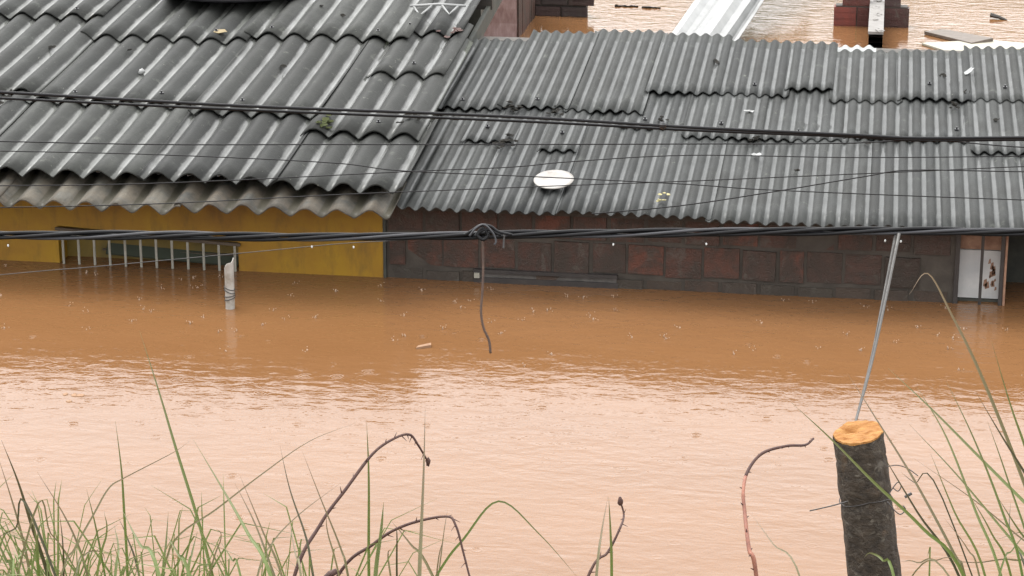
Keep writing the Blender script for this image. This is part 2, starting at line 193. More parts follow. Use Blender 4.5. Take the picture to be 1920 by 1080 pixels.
def fibre(name, dark, mid, pale, brown=0.0, coat=.9, trough0=.68, sheen_moss_col=(.14,.145,.135)):
    """wet weathered fibre cement; rain runs down the troughs as a film (coat), crests stay rough"""
    m, t, b = mat(name, mid, .7, .2)
    v = coords(t, (1, 1, 1), rnd=True); vs = coords(t, (14, 1.2, 14), rnd=True)
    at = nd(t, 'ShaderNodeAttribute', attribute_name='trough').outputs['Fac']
    n1 = noi(t, v, 3.5, 6, .6); n2 = noi(t, vs, 1.5, 5, .6); n3 = noi(t, v, 70, 3, .7); n4 = noi(t, v, 9, 6, .7)
    c = ramp(t, n2, [(.25, dark), (.5, mid), (.75, pale)])
    c = mix(t, ramp(t, n1, [(.35, (0,0,0)), (.68, (1,1,1))]), c, mix(t, .55, mid, dark))
    lich = ramp(t, n4, [(.60, (0,0,0)), (.70, (1,1,1))])
    c = mix(t, mth(t, 'MULTIPLY', lich, .5), c, (.11, .115, .10))
    c = mix(t, mth(t, 'MULTIPLY', ramp(t, n3, [(.55, (0,0,0)), (.75, (1,1,1))]), .5), c, dark)
    oi = nd(t, 'ShaderNodeObjectInfo')
    c = mix(t, 1.0, c, ramp(t, oi.outputs['Random'], [(0, (.58, .59, .60)), (.45, (.92, .93, .92)), (1, (1.15, 1.15, 1.12))]), 'MULTIPLY')
    pos = nd(t, 'ShaderNodeNewGeometry').outputs['Position']
    g1 = noi(t, pos, 1.7, 7, .68, .4)
    c = mix(t, mth(t, 'MULTIPLY', ramp(t, g1, [(.46, (0,0,0)), (.60, (1,1,1))]), .72), c, (.014, .0145, .013))
    strk = nd(t, 'ShaderNodeMapping'); strk.inputs['Scale'].default_value = (26, 1.4, 26); t.links.new(pos, strk.inputs['Vector'])
    c = mix(t, mth(t, 'MULTIPLY', ramp(t, noi(t, strk.outputs[0], 1, 6, .7), [(.54, (0,0,0)), (.70, (1,1,1))]), .7), c, (.013, .0135, .012))
    # pale bird-lime and lichen spots
    c = mix(t, mth(t, 'MULTIPLY', ramp(t, noi(t, pos, 24, 5, .7, 1.0), [(.66, (0,0,0)), (.70, (1,1,1))]), .6), c, (.16, .165, .14))
    if brown: c = mix(t, mth(t, 'MULTIPLY', ramp(t, n4, [(.35, (0,0,0)), (.6, (1,1,1))]), brown), c, (.17, .125, .08))
    # pale trough stripes paint the sky's sheen into washed grey; old sheets get moss
    silt = ramp(t, mth(t, 'ADD', at, mth(t, 'MULTIPLY', mth(t, 'SUBTRACT', n4, .5), .3)), [(trough0, (0,0,0)), (trough0+.07, (1,1,1))])
    c = mix(t, mth(t, 'MULTIPLY', silt, .8), c, sheen_moss_col)
    t.links.new(c, b.inputs['Base Color'])
    film = ramp(t, mth(t, 'ADD', at, mth(t, 'MULTIPLY', mth(t, 'SUBTRACT', n2, .5), .35)), [(trough0-.05, (.04,)*3), (trough0+.07, (coat,)*3)])
    t.links.new(mth(t, 'MULTIPLY', film, ramp(t, noi(t, v, 5, 4, .6), [(.3, (.45,)*3), (.65, (1,1,1))])), b.inputs['Coat Weight']); b.inputs['Coat Roughness'].default_value = .12; b.inputs['Coat IOR'].default_value = 1.38
    bump(t, b, mth(t, 'ADD', n3, n4), .45, .004)
    return m
M = {}
M['fibre_big'] = fibre('fibre_big', (.0185,.0193,.0181), (.0319,.0332,.0307), (.0504,.0521,.0479), coat=1.0, trough0=.77, sheen_moss_col=(.105,.108,.10))
M['fibre_big_dark'] = fibre('fibre_big_dark', (.0122,.0127,.0119), (.0211,.0219,.0203), (.0333,.0344,.0316), coat=1.0, trough0=.77, sheen_moss_col=(.0693,.0713,.0660))
M['fibre_old'] = fibre('fibre_old', (.032,.031,.027), (.065,.063,.056), (.105,.102,.092), brown=.22, coat=.25, trough0=.70, sheen_moss_col=(.035,.032,.022))
M['fibre_fine'] = fibre('fibre_fine', (.0185,.0197,.0193), (.0286,.0302,.0298), (.0420,.0441,.0428), coat=.42, trough0=.65, sheen_moss_col=(.066,.069,.068))
M['fibre_white'] = mat('fibre_white', (.22,.23,.225), .4)[0]

def yellow():
    m, t, b = mat('yellow_paint', (.5,.3,.03), .55)
    v = coords(t); n1 = noi(t, v, 1.6, 6, .68); n2 = noi(t, coords(t, (5,5,1.6)), 2.2, 7, .7); n3 = noi(t, v, 60, 3, .6)
    c = mix(t, ramp(t, n1, [(.35, (0,0,0)), (.7, (1,1,1))]), (.29,.165,.004), (.20,.095,.007))
    c = mix(t, mth(t, 'MULTIPLY', ramp(t, n2, [(.5, (0,0,0)), (.72, (1,1,1))]), .6), c, (.09,.052,.013))
    t.links.new(c, b.inputs['Base Color']); bump(t, b, n3, .3, .003); return m
M['yellow'] = yellow()
def brickm(name, cols, grime=.5):
    m, t, b = mat(name, cols[0], .65, .4)
    oi = nd(t, 'ShaderNodeObjectInfo'); v = coords(t, rnd=True)
    c = ramp(t, oi.outputs['Random'], [(i/(len(cols)-1), q) for i, q in enumerate(cols)])
    n1 = noi(t, v, 14, 6, .65); n2 = noi(t, v, 90, 3, .6)
    c = mix(t, mth(t, 'MULTIPLY', ramp(t, n1, [(.42, (0,0,0)), (.62, (1,1,1))]), grime), c, (.032,.024,.019))
    c = mix(t, mth(t, 'MULTIPLY', ramp(t, noi(t, v, 6, 5, .7), [(.60, (0,0,0)), (.68, (1,1,1))]), .45), c, (.075,.07,.06))
    pos = nd(t, 'ShaderNodeNewGeometry').outputs['Position']
    st = nd(t, 'ShaderNodeMapping'); st.inputs['Scale'].default_value = (1, 1, .55); t.links.new(pos, st.inputs['Vector'])
    c = mix(t, mth(t, 'MULTIPLY', ramp(t, noi(t, st.outputs[0], 5.5, 7, .7, .6), [(.46, (0,0,0)), (.62, (1,1,1))]), grime), c, (.027,.021,.016))
    c = mix(t, mth(t, 'MULTIPLY', ramp(t, noi(t, st.outputs[0], 9, 6, .75, 1.0), [(.58, (0,0,0)), (.66, (1,1,1))]), .55), c, (.066,.060,.050))
    t.links.new(c, b.inputs['Base Color']); bump(t, b, mth(t, 'ADD', n1, n2), .8, .006); return m
M['brick'] = brickm('brick', [(.046,.022,.016), (.072,.028,.018), (.036,.022,.017), (.092,.031,.019), (.042,.026,.020)], .8)
M['brick_grey'] = brickm('brick_grey', [(.040,.033,.025), (.055,.034,.024), (.036,.033,.027)], .6)
M['brick_red'] = brickm('brick_red', [(.085,.018,.013), (.06,.02,.016), (.03,.018,.018), (.04,.02,.018)], .25)
def plain(name, a, b_, scale=8, rough=.65, bs=.4, bd=.004, stretch=(1,1,1), spec=.5):
    m, t, b = mat(name, a, rough, spec)
    n = noi(t, coords(t, stretch), scale, 6, .65)
    t.links.new(mix(t, ramp(t, n, [(.35, (0,0,0)), (.68, (1,1,1))]), a, b_), b.inputs['Base Color'])
    bump(t, b, noi(t, coords(t, stretch), scale*5, 4, .6), bs, bd); return m
M['mortar'] = plain('mortar', (.026,.021,.016), (.048,.040,.032), 10)
M['render_pink'] = plain('render_pink', (.12,.070,.063), (.19,.13,.122), 9, stretch=(3,3,1))
M['darkwall'] = plain('darkwall', (.02,.024,.02), (.05,.05,.04), 7)
M['timber'] = plain('timber', (.018,.015,.012), (.035,.028,.022), 12, stretch=(1,8,8))
M['white'] = plain('white', (.17,.173,.17), (.235,.238,.235), 5, .4, .1)
M['door'] = plain('door', (.36,.37,.38), (.50,.50,.49), 5, .4, .15)
M['rust'] = plain('rust', (.16,.08,.05), (.30,.18,.12), 14)
M['rust_dark'] = plain('rust_dark', (.045,.032,.022), (.075,.055,.035), 14)
M['iron'] = plain('iron', (.02,.018,.018), (.035,.03,.028), 20, .5)
M['grille'] = plain('grille', (.22,.21,.175), (.30,.29,.25), 20, .45)
M['olive'] = plain('olive', (.19,.125,.018), (.10,.075,.018), 6)
M['glass'] = mat('glass', (.05,.058,.045), .2, .5)[0]
M['cable'] = mat('cable', (.004,.004,.005), .5, .2)[0]
M['cable_grey'] = mat('cable_grey', (.03,.03,.034), .5, .3)[0]
M['rod'] = plain('rod', (.05,.047,.044), (.09,.085,.08), 20, .45)
M['vine'] = plain('vine', (.035,.018,.012), (.07,.035,.02), 30)
M['plastic_dark'] = mat('plastic_dark', (.015,.015,.017), .35)[0]
M['plastic_grey'] = mat('plastic_grey', (.22,.23,.23), .4)[0]
M['ply'] = plain('ply', (.11,.085,.065), (.06,.045,.035), 6, .5, stretch=(1,5,5))
M['ply_pale'] = plain('ply_pale', (.24,.23,.19), (.30,.28,.22), 4, .5)
M['leafdark'] = plain('leafdark', (.006,.006,.005), (.014,.012,.009), 30, .8, spec=.1)
M['leaftan'] = plain('leaftan', (.20,.15,.065), (.13,.095,.04), 30)
M['leafpale'] = plain('leafpale', (.30,.27,.13), (.22,.19,.08), 30)
M['moss'] = plain('moss', (.025,.032,.012), (.05,.055,.02), 40, .9, spec=.1)
M['drop'] = mat('drop', (.45,.46,.46), .05, .6)[0]
def barkm():
    m, t, b = mat('bark', (.03,.025,.02), .7, .35)
    v = coords(t); n1 = noi(t, coords(t, (1,1,1.8)), 26, 6, .7, .8); n2 = noi(t, v, 110, 4, .65); n3 = noi(t, coords(t, (1,1,1.3)), 24, 5, .6, 1.6)
    c = mix(t, ramp(t, n1, [(.35, (0,0,0)), (.7, (1,1,1))]), (.014,.010,.007), (.050,.036,.024))
    c = mix(t, ramp(t, n3, [(.55, (0,0,0)), (.68, (1,1,1))]), c, (.082,.070,.055))
    c = mix(t, mth(t, 'MULTIPLY', ramp(t, noi(t, v, 20, 5, .6), [(.6, (0,0,0)), (.7, (1,1,1))]), .5), c, (.09,.055,.03))
    t.links.new(c, b.inputs['Base Color']); bump(t, b, mth(t, 'ADD', n1, n2), .8, .008); return m
M['bark'] = barkm()
M['cutwood'] = plain('cutwood', (.19,.070,.013), (.36,.19,.065), 26, .7, .8, .004, (1,3,1), .2)
def bladem(name, a, b_, tip):
    m, t, b = mat(name, a, .45, .4)
    oi = nd(t, 'ShaderNodeObjectInfo'); c = mix(t, oi.outputs['Random'], a, b_)
    at = nd(t, 'ShaderNodeAttribute', attribute_name='trough').outputs['Fac']
    c = mix(t, ramp(t, at, [(.35, (0,0,0)), (1, (1,1,1))]), c, tip)
    t.links.new(c, b.inputs['Base Color'])
    b.inputs['Transmission Weight'].default_value = 0
    tr = nd(t, 'ShaderNodeBsdfTranslucent'); t.links.new(c, tr.inputs[0]); ms = nd(t, 'ShaderNodeMixShader'); ms.inputs[0].default_value = .3
    t.links.new(b.outputs[0], ms.inputs[1]); t.links.new(tr.outputs[0], ms.inputs[2])
    t.links.new(ms.outputs[0], t.nodes['Material Output'].inputs[0]); return m
M['blade'] = bladem('blade', (.085,.125,.026), (.14,.175,.052), (.125,.12,.055))
M['blade_pale'] = bladem('blade_pale', (.11,.14,.05), (.15,.18,.07), (.12,.14,.06))
M['blade_dry'] = bladem('blade_dry', (.11,.10,.045), (.17,.15,.075), (.17,.12,.08))
M['blade_dark'] = bladem('blade_dark', (.035,.036,.014), (.052,.05,.022), (.08,.065,.035))
M['bramble'] = plain('bramble', (.032,.010,.008), (.055,.022,.014), 40, .7, .5, .002)
M['bramble_red'] = plain('bramble_red', (.22,.085,.052), (.12,.042,.028), 25, .6)
M['soil'] = plain('soil', (.06,.04,.022), (.10,.07,.04), 5)

def waterm():
    m, t, b = mat('flood_water', (.15,.07,.03), .07, .5, IOR=1.333)
    v = coords(t)
    # silt clouds
    n = noi(t, coords(t, (.35,.9,1)), 1.3, 5, .6)
    t.links.new(mix(t, ramp(t, n, [(.3, (0,0,0)), (.7, (1,1,1))]), (.136,.065,.0265), (.157,.077,.033)), b.inputs['Base Color'])
    w1 = noi(t, coords(t, (3.2,7.0,1), rot=(0,0,R(4))), 1.3, 4, .55, .4)
    w2 = noi(t, coords(t, (8,15,1), rot=(0,0,R(-6))), 1.2, 3, .5, .3)
    # rings left by rain drops
    vo = nd(t, 'ShaderNodeTexVoronoi'); vo.inputs['Scale'].default_value = 6.5; t.links.new(v, vo.inputs['Vector'])
    ring = mth(t, 'SINE', mth(t, 'MULTIPLY', vo.outputs['Distance'], 55))
    fade = ramp(t, vo.outputs['Distance'], [(0, (1,1,1)), (.30, (0,0,0))])
    sep = nd(t, 'ShaderNodeSeparateColor'); t.links.new(vo.outputs['Color'], sep.inputs[0])
    some = ramp(t, sep.outputs[0], [(.45, (0,0,0)), (1, (1,1,1))])
    rings = mth(t, 'MULTIPLY', mth(t, 'MULTIPLY', mth(t, 'MULTIPLY', ring, fade), some), .20)
    w3 = noi(t, v, 15, 3, .5, .2)
    big = noi(t, coords(t, (.4,.8,1)), 1.0, 2, .5)
    h = mth(t, 'ADD', mth(t, 'MULTIPLY', mth(t, 'ADD', w1, mth(t, 'ADD', mth(t, 'MULTIPLY', w2, .5), mth(t, 'MULTIPLY', w3, .34))), ramp(t, big, [(.3, (.55,)*3), (.7, (1.1,)*3)])), rings)
    bump(t, b, h, 1.0, .0054); return m
M['water'] = waterm()

# ------------------------------------------------------------------ setting: flood water and the bank in front
def ground(y):
    P = [(-60, 3.2), (-14, 2.5), (-11.5, 2.3), (-8, 1.42), (-7, 1.10), (-4.9, 0), (-2, -1.2), (0, -1.5)]
    for (a, za), (b, zb) in zip(P, P[1:]):
        if y <= b: return za + (zb-za)*max(0, (y-a))/(b-a)
    return P[-1][1]
def gz(x, y): return ground(y) + .05*nz((x*1.3, y*1.3, 0)) + .02*nz((x*5, y*5, 3))
w = MB(); w.add([(-900,-60,0),(900,-60,0),(900,1400,0),(-900,1400,0)], [(0,1,2,3)])
o = w.build('flood_water', M['water']); o['kind'] = 'structure'; o['label'] = 'muddy brown flood water'
g = MB(); xs = [-60,-30,-15]+[-8+.4*i for i in range(51)]+[20,40,60]; ys = [-60,-30,-16]+[-14+.35*i for i in range(41)]
g.add([(x,y,gz(x,y)) for y in ys for x in xs], [(j*len(xs)+i, j*len(xs)+i+1, (j+1)*len(xs)+i+1, (j+1)*len(xs)+i) for j in range(len(ys)-1) for i in range(len(xs)-1)])
o = g.build('river_bank_ground', M['soil'], smooth=True); o['kind'] = 'structure'; o['label'] = 'grassy earth bank above the water'

# wooded slope added out of frame to keep bright sky out of far water
g = MB(); nx_, ny_ = 220, 10; vs = []
for j in range(ny_+1):
    for i in range(nx_+1):
        x = -330 + 660*i/nx_; f = j/ny_; y = 95 + 90*f + .0006*x*x
        h = (29.5 + 7*nz((x*.012, 3, 0)) + 4*nz((x*.05, 7, 0)))*math.sin(math.pi*.5*min(1, f*1.25)) + (2.2*nz((x*.21, y*.2, 1)) + 1.4*nz((x*.6, y*.5, 4)))*min(1, f*5)
        vs.append((x, y, h-.6))
g.add(vs, [(j*(nx_+1)+i, j*(nx_+1)+i+1, (j+1)*(nx_+1)+i+1, (j+1)*(nx_+1)+i) for j in range(ny_) for i in range(nx_)])
o = g.build('added_hillside', plain('added_hill_woods', (.035,.05,.022), (.075,.09,.045), .25, .8, .8, .6), None, True); o['kind'] = 'structure'; o['label'] = 'unseen wooded slope added to dim the sky mirrored in the far water'

# ------------------------------------------------------------------ corrugated roofs
BETA = R(6.5); CB, SB = math.cos(BETA), math.sin(BETA)
class Roof:
    def __init__(s, y0, z0, pitch, amp, th, seg, cusp=.5, beta=BETA): s.y0, s.z0, s.pitch, s.amp, s.th, s.seg, s.cusp, s.cb, s.sb = y0, z0, pitch, amp, th, seg, cusp, math.cos(beta), math.sin(beta)
    def P(s, u, v, h): return (u, s.y0 + v*s.cb - h*s.sb, s.z0 + v*s.sb + h*s.cb)
    def wave(s, u):                 # rounded crests, tighter troughs
        x = abs((u/s.pitch+.5) % 1 - .5)*2
        return (1-s.cusp)*math.cos(math.pi*x) + s.cusp*(1 - 2*x**2.0)
    def prof(s, u): return s.amp*.5*s.wave(u)
    def sheet(s, u0, u1, v0, v1, h0, h1, m, parent, skew=0.0, chip=.006, sag=.006, bolts=True, vmat=None):
        mb = MB(); nu = max(6, int(round((u1-u0)/s.pitch*s.seg))); nv = 7; sd = random.uniform(0, 90)
        top = []; at = []
        for j in range(nv+1):
            for i in range(nu+1):
                u = u0 + (u1-u0)*i/nu; f = j/nv
                lo = v0 + chip*nz((u*9, sd, 0))*2 + chip*.6*nz((u*40, sd, 5)); hi = v1 + chip*2*nz((u*5, sd, 9))
                v = lo + (hi-lo)*f
                c = s.wave(u)
                h = h0 + (h1-h0)*f + s.amp*.5*c - sag*math.sin(math.pi*f) + .004*nz((u*2.2, v*1.6, sd))
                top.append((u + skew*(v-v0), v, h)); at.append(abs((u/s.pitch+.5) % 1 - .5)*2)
        n = nu+1; N = len(top)
        vs = [s.P(*q) for q in top] + [s.P(q[0], q[1], q[2]-s.th) for q in top]
        fs = []
        for j in range(nv):
            for i in range(nu):
                a = j*n+i; fs.append((a, a+1, a+n+1, a+n)); fs.append((N+a, N+a+n, N+a+n+1, N+a+1))
        for i in range(nu):
            fs.append((i, N+i, N+i+1, i+1)); a = nv*n+i; fs.append((a, a+1, N+a+1, N+a))
        for j in range(nv):
            a = j*n; fs.append((a, a+n, N+a+n, N+a)); a = j*n+nu; fs.append((a, N+a, N+a+n, a+n))
        mb.add(vs, fs, at+[0.0]*N)
        me = mb.mesh('roof_sheet', m)
        me.polygons.foreach_set('use_smooth', [k < nu*nv*2 for k in range(len(me.polygons))])
        o = link('roof_sheet', me, parent); return o
def bolt(roof, u, v, h, parent):
    k = round(u/roof.pitch); u = k*roof.pitch        # on a crest
    b = MB(); p = Vector(roof.P(u, v, roof.amp*.5 + h)); q = Vector(roof.P(u, v, roof.amp*.5 + h + .018))
    b.tube([p - (q-p)*.2, p + (q-p)*.35], .013, 8); b.tube([p + (q-p)*.35, q], .006, 6)
    return b.build('roof_bolt', M['plastic_dark'], parent)

RB = Roof(-.18, .606, .177, .054, .007, 16, .7)      # big wave, upper roof of the yellow house
RO = Roof(-.45, .487, .177, .054, .007, 14, .3, R(9.5))      # old lower sheets below it
RF = Roof(-.25, .478, .0765, .022, .005, 12, .2)     # fine wave, brick house

# ---- yellow house
YH = tag(empty('yellow_house', (-2.6, 0, 0)), 'flooded mustard yellow house with big-wave corrugated grey roof', 'house')
wl = MB(); X0, X1 = -6.0, -.735
wx0, wx1, wt0, wt1 = -2.64, -1.575, .222, .172     # window opening, its head sags to the right
def zr(x, y): return .60 + (y+.18)*math.tan(BETA) - .045
def wallpiece(x0, x1, zb0, zb1, zt, y0=0.0, y1=.14):
    wl.hexa([(x0,y0,zb0),(x1,y0,zb1),(x1,y1,zb1),(x0,y1,zb0)], [(x0,y0,zt),(x1,y0,zt),(x1,y1,zt),(x0,y1,zt)])
wallpiece(X0, wx0, -1.5, -1.5, .455); wallpiece(wx1, X1, -1.5, -1.5, .455); wallpiece(wx0, wx1, wt0, wt1, .455)
wallpiece(wx0, wx1, -1.5, -1.5, -.55)
wall = wl.build('wall', M['yellow'], YH)
wl = MB(); wl.box(X0, X1-.16, 4.3, 4.44, -1.5, .80); wl.box(X0, X0+.14, .142, 4.298, -1.5, .50)
wl.box(X1-.30, X1-.16, .142, 4.298, -1.5, .50)
wl.build('side_wall', M['darkwall'], YH)
win = MB(); win.box(wx0-.02, wx1+.02, .142, .16, -.6, .30); win = win.build('window', M['olive'], YH)
for k in range(1):
    f = MB(); zz = .045 - .075*k; f.hexa([(wx0+.25,.09,zz-.01),(wx1-.03,.09,zz-.05),(wx1-.03,.135,zz+.0),(wx0+.25,.135,zz+.04)],
        [(wx0+.25,.085,zz),(wx1-.03,.085,zz-.04),(wx1-.03,.13,zz+.01),(wx0+.25,.13,zz+.05)]); f.build('louvre_pane', M['glass'], win)
f = MB(); f.box(wx0+.22, wx1-.02, .118, .135, .050, .060); f.build('window_frame', M['rust_dark'], win)
for k in range(12):
    x = wx0 + .03 + .0925*k; g_ = MB(); zt = wt0 - .02 + (wt1-wt0)*(x-wx0)/(wx1-wx0)
    g_.tube([(x,-.012,-.5),(x+.002*random.uniform(-1,1),-.012,zt)], .0075, 6); g_.build('grille_bar', M['grille'], win)
f = MB(); f.hexa([(wx0-.01,-.02,wt0-.022),(wx1+.015,-.02,wt1-.022),(wx1+.015,-.003,wt1-.022),(wx0-.01,-.003,wt0-.022)],
    [(wx0-.01,-.02,wt0-.006),(wx1+.015,-.02,wt1-.006),(wx1+.015,-.003,wt1-.006),(wx0-.01,-.003,wt0-.006)]); f.build('grille_rail', M['rust_dark'], win)

rf = MB()
for v in (.55, 1.45, 2.5, 3.6):
    p = RB.P(0, v, -.034); rf.box(-5.6, -.66, p[1]-.03, p[1]+.03, p[2]-.07, p[2])
rf = rf.build('roof', M['timber'], YH)
# big sheets: (u0,u1, lower edge v, upper v, column)
q = RB.pitch
for r, (row, m) in enumerate((
    ([(-5.22,-4.16,-.02,1.35), (-4.20,-3.10,-.03,1.35), (-3.14,-2.03,-.06,1.30), (-2.07,-1.27,-.08,1.15), (-1.31,-.56,-.10,1.05)], 0),
    ([(-5.25,-4.18,1.2,2.75), (-4.22,-3.10,1.19,2.85), (-3.14,-2.03,1.07,2.60), (-2.07,-1.28,.95,2.65), (-1.32,-.62,.68,2.6)], 1),
    ([(-5.3,-4.20,2.7,4.4), (-4.24,-3.15,2.72,4.4), (-3.19,-2.07,2.34,4.0), (-2.11,-1.02,2.45,4.2), (-1.16,-.665,1.77,2.85)], 2),
    ([(-5.3,-4.20,4.2,4.75), (-4.24,-3.15,4.2,4.7), (-3.19,-2.07,3.8,4.7), (-2.11,-1.05,4.0,4.7), (-1.10,-.70,2.62,4.75)], 3))):
    for c, (a, b, v0, v1) in enumerate(row):
        dh = .0085*(c % 2)
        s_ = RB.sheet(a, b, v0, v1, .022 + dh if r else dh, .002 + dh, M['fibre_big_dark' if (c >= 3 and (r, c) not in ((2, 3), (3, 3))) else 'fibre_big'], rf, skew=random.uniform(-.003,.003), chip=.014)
        for uu in (a+.25, b-.30):
            if v0 > -.05 and random.random() < .75: bolt(RB, uu, v0+.10+random.uniform(-.03,.05), .018+dh, s_)
# old lower eave sheets
for c, (a, b) in enumerate(((-4.9,-3.84), (-3.88,-2.80), (-2.84,-1.76), (-1.80,-.60))):
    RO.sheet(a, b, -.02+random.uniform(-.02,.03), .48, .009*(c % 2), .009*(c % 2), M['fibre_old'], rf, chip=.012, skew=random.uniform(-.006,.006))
# dark strip under the gable edge, standing in for the gap's shadow
vb = MB(); A = [RB.P(-.70, v, -.075) for v in (.02, 1.2, 2.4, 3.6, 4.6)]
for p, q2 in zip(A, A[1:]): vb.hexa([(p[0],p[1],p[2]-.11),(p[0]+.03,p[1],p[2]-.11),(q2[0]+.03,q2[1],q2[2]-.11),(q2[0],q2[1],q2[2]-.11)],
    [(p[0],p[1],p[2]),(p[0]+.03,p[1],p[2]),(q2[0]+.03,q2[1],q2[2]),(q2[0],q2[1],q2[2])])
vb.build('gap_shade_strip', M['darkwall'], YH)

# ---- brick house
BH = tag(empty('brick_house', (1.0, 0, 0)), 'flooded dark red brick house with fine-wave corrugated grey roof', 'house')
wl = MB()
wl.box(-.715, 2.44, .0075, .13, -1.5, .435); wl.box(2.44, 2.70, .10, .13, -1.5, .435); wl.box(3.25, 4.2, .014, .13, -1.5, .435); wl.box(2.70, 3.25, .6, .73, -1.5, .52)
wl.box(-.715, 4.2, 2.86, 2.99, -1.5, .80); wl.box(4.07, 4.2, .132, 2.858, -1.5, .46); wl.box(-.715, -.60, .132, 2.858, -1.5, .46)
wall = wl.build('wall', M['mortar'], BH)
# hollow clay bricks, one mesh per size, faces 14 mm proud of the mortar
def brick_mesh(w, h, m, grooves=3):
    b = MB(); n = 9; rim_ = []       # ragged broken outline
    per = [(-w/2+w*i/n, -h/2) for i in range(n)] + [(w/2, -h/2+h*i/n) for i in range(n)] + [(w/2-w*i/n, h/2) for i in range(n)] + [(-w/2, h/2-h*i/n) for i in range(n)]
    m_ = len(per); sd_ = random.uniform(0, 50)
    fr_ = [(x*(1-.035*abs(nz((x*30, z_*30, sd_)))), .0, z_*(1-.05*abs(nz((x*30, z_*30, sd_+9))))) for x, z_ in per]
    b.add([(p[0]*.985, p[1]-.0, p[2]*.985) for p in fr_] + [(p[0], .006, p[2]) for p in fr_] + [(p[0], .03, p[2]) for p in fr_],
        [tuple(range(m_))] + [(k+r_*m_, k+(r_+1)*m_, (k+1) % m_+(r_+1)*m_, (k+1) % m_+r_*m_) for r_ in range(2) for k in range(m_)])
    for k in range(grooves):
        zc = -h/2 + h*(k+.5)/grooves; b.box(-w/2+.012, w/2-.012, -.003, .001, zc-h*.11, zc+h*.11)
    return b.mesh('brick', m)
bms = [brick_mesh(.196, .182, M['brick'], 0), brick_mesh(.094, .182, M['brick'], 3), brick_mesh(.196, .10, M['brick_grey'], 0), brick_mesh(.14, .182, M['brick'], 0), brick_mesh(.196, .182, M['brick'], 3), brick_mesh(.196, .182, M['brick'], 0), brick_mesh(.196, .10, M['brick_grey'], 0)]
nb = 0
for r, (zc, off) in enumerate(((.01, .0), (.165, .1), (.360, .02))):
    x = -.70 + (.0 if r != 1 else 0)
    first = True
    while x < 2.42:
        k = 2 if r == 0 else 0
        wd = .196
        if first and r == 1: k, wd, first = 1, .094, False
        elif r and random.random() < .12: k, wd = 3, .14
        if x + wd > 2.435: break
        o = link('brick', bms[random.choice({0: (0, 4, 5, 5), 2: (2, 6)}.get(k, (k,)))], wall); o.location = (x + wd/2 + random.uniform(-.003,.003), random.uniform(-.007,.007), zc + random.uniform(-.006,.006)); o.scale = (random.uniform(.93,1.02), 1, random.uniform(.92,1.02))
        o.rotation_euler = (random.uniform(-.03,.03), random.uniform(-.018,.018), random.uniform(-.025,.025))
        if k == 0 and random.random() < .12: o.location.y += .011      # a broken, sunken face
        x += wd + .012
# drowned window: only the head of its steel frame shows
wf = MB(); wf.box(-.215, .595, -.022, .02, .058, .078); wf.box(-.215, .60, -.015, .02, -.4, .030); wf = wf.build('window', M['iron'], BH)
f = MB(); f.box(-.20, .59, -.006, .012, .031, .057); f.build('window_frame', M['rod'], wf)
f = MB(); f.box(.15-.36, .18-.36, -.03, -.005, .030, .06); f.build('hinge', M['grille'], wf)
# dark joint post between the two houses
f = MB(); f.box(-.733, -.7165, -.006, .13, -1.5, .45); f.build('joint_post', M['darkwall'], BH)
# white door behind iron bars, dark bay to the right
d = MB(); d.box(2.462, 2.690, .060, .098, .018, .29); d = d.build('door', M['door'], BH); d['label'] = 'white door with a rusty right edge'
f = MB(); f.box(2.462, 2.690, .064, .098, .294, .43); f.build('door_top_panel', M['rust'], d)
f = MB()
for k in range(16):
    u = 2.64+random.uniform(-.035,.035); z_ = random.uniform(.05,.24); s1 = random.uniform(.004,.012)
    f.add([(u-s1,.0585,z_-s1*2),(u+s1,.0585,z_-s1*random.uniform(.5,2)),(u+s1*.6,.0585,z_+s1*2),(u-s1*random.uniform(.2,1),.0585,z_+s1*1.2)], [(0,1,2,3)])
f.build('rust_stain', M['rust'], d)
f = MB(); f.box(2.462, 2.690, .055, .098, -.3, .014); f.build('door_bottom_panel', M['darkwall'], d)
for x, r_ in ((2.447, .012), (2.578, .008), (2.686, .010)):
    f = MB(); f.box(x-r_, x+r_, -.004, .012, -.6, .44); f.build('door_bar', M['iron'], BH)
f = MB(); f.box(2.70, 2.712, -.002, .2, -.6, .44); f.build('door_jamb', M['rust'], BH)
f = MB(); f.box(2.74, 3.25, .45, .59, -1.0, .52); f.build('bay_back_wall', M['darkwall'], BH)

rf = MB()
for v in (.20, 1.15, 2.0, 2.9):
    p = RF.P(0, v, -.018); rf.box(-.56, 4.1, p[1]-.025, p[1]+.025, p[2]-.06, p[2])
rf = rf.build('roof', M['timber'], BH)
rowA = [(-.64,-.17,.02,1.80), (-.20,.27,.0,1.80), (.24,.70,.05,1.85), (.67,1.12,.03,1.60), (1.09,1.54,.0,1.58), (1.51,1.96,-.01,1.6), (1.93,2.38,.02,1.6), (2.35,2.80,.0,1.6), (2.77,3.22,.02,1.5), (3.19,3.64,.0,1.5), (3.61,4.1,.0,1.5)]
rowB = [(-.43,-.12,1.07,1.78), (.04,.27,.95,1.82), (.46,.88,1.41,2.25), (.85,1.32,1.26,2.2), (1.29,1.82,1.29,2.3), (1.79,2.17,1.35,2.2), (2.14,2.55,1.36,2.25), (2.52,2.97,1.18,2.25), (2.94,3.4,1.2,2.2), (3.37,4.1,1.2,2.2)]
rowC = [(-.76,-.28,1.62,3.03), (-.31,.13,1.67,3.22), (.10,.585,1.65,3.31), (.56,1.02,2.03,3.24), (.99,1.44,2.05,3.18), (1.41,1.71,2.18,3.14), (1.69,2.13,2.00,3.03), (2.10,2.55,2.05,3.05), (2.52,2.99,2.09,3.18), (2.96,3.41,2.08,3.16), (3.38,4.1,2.1,3.12)]
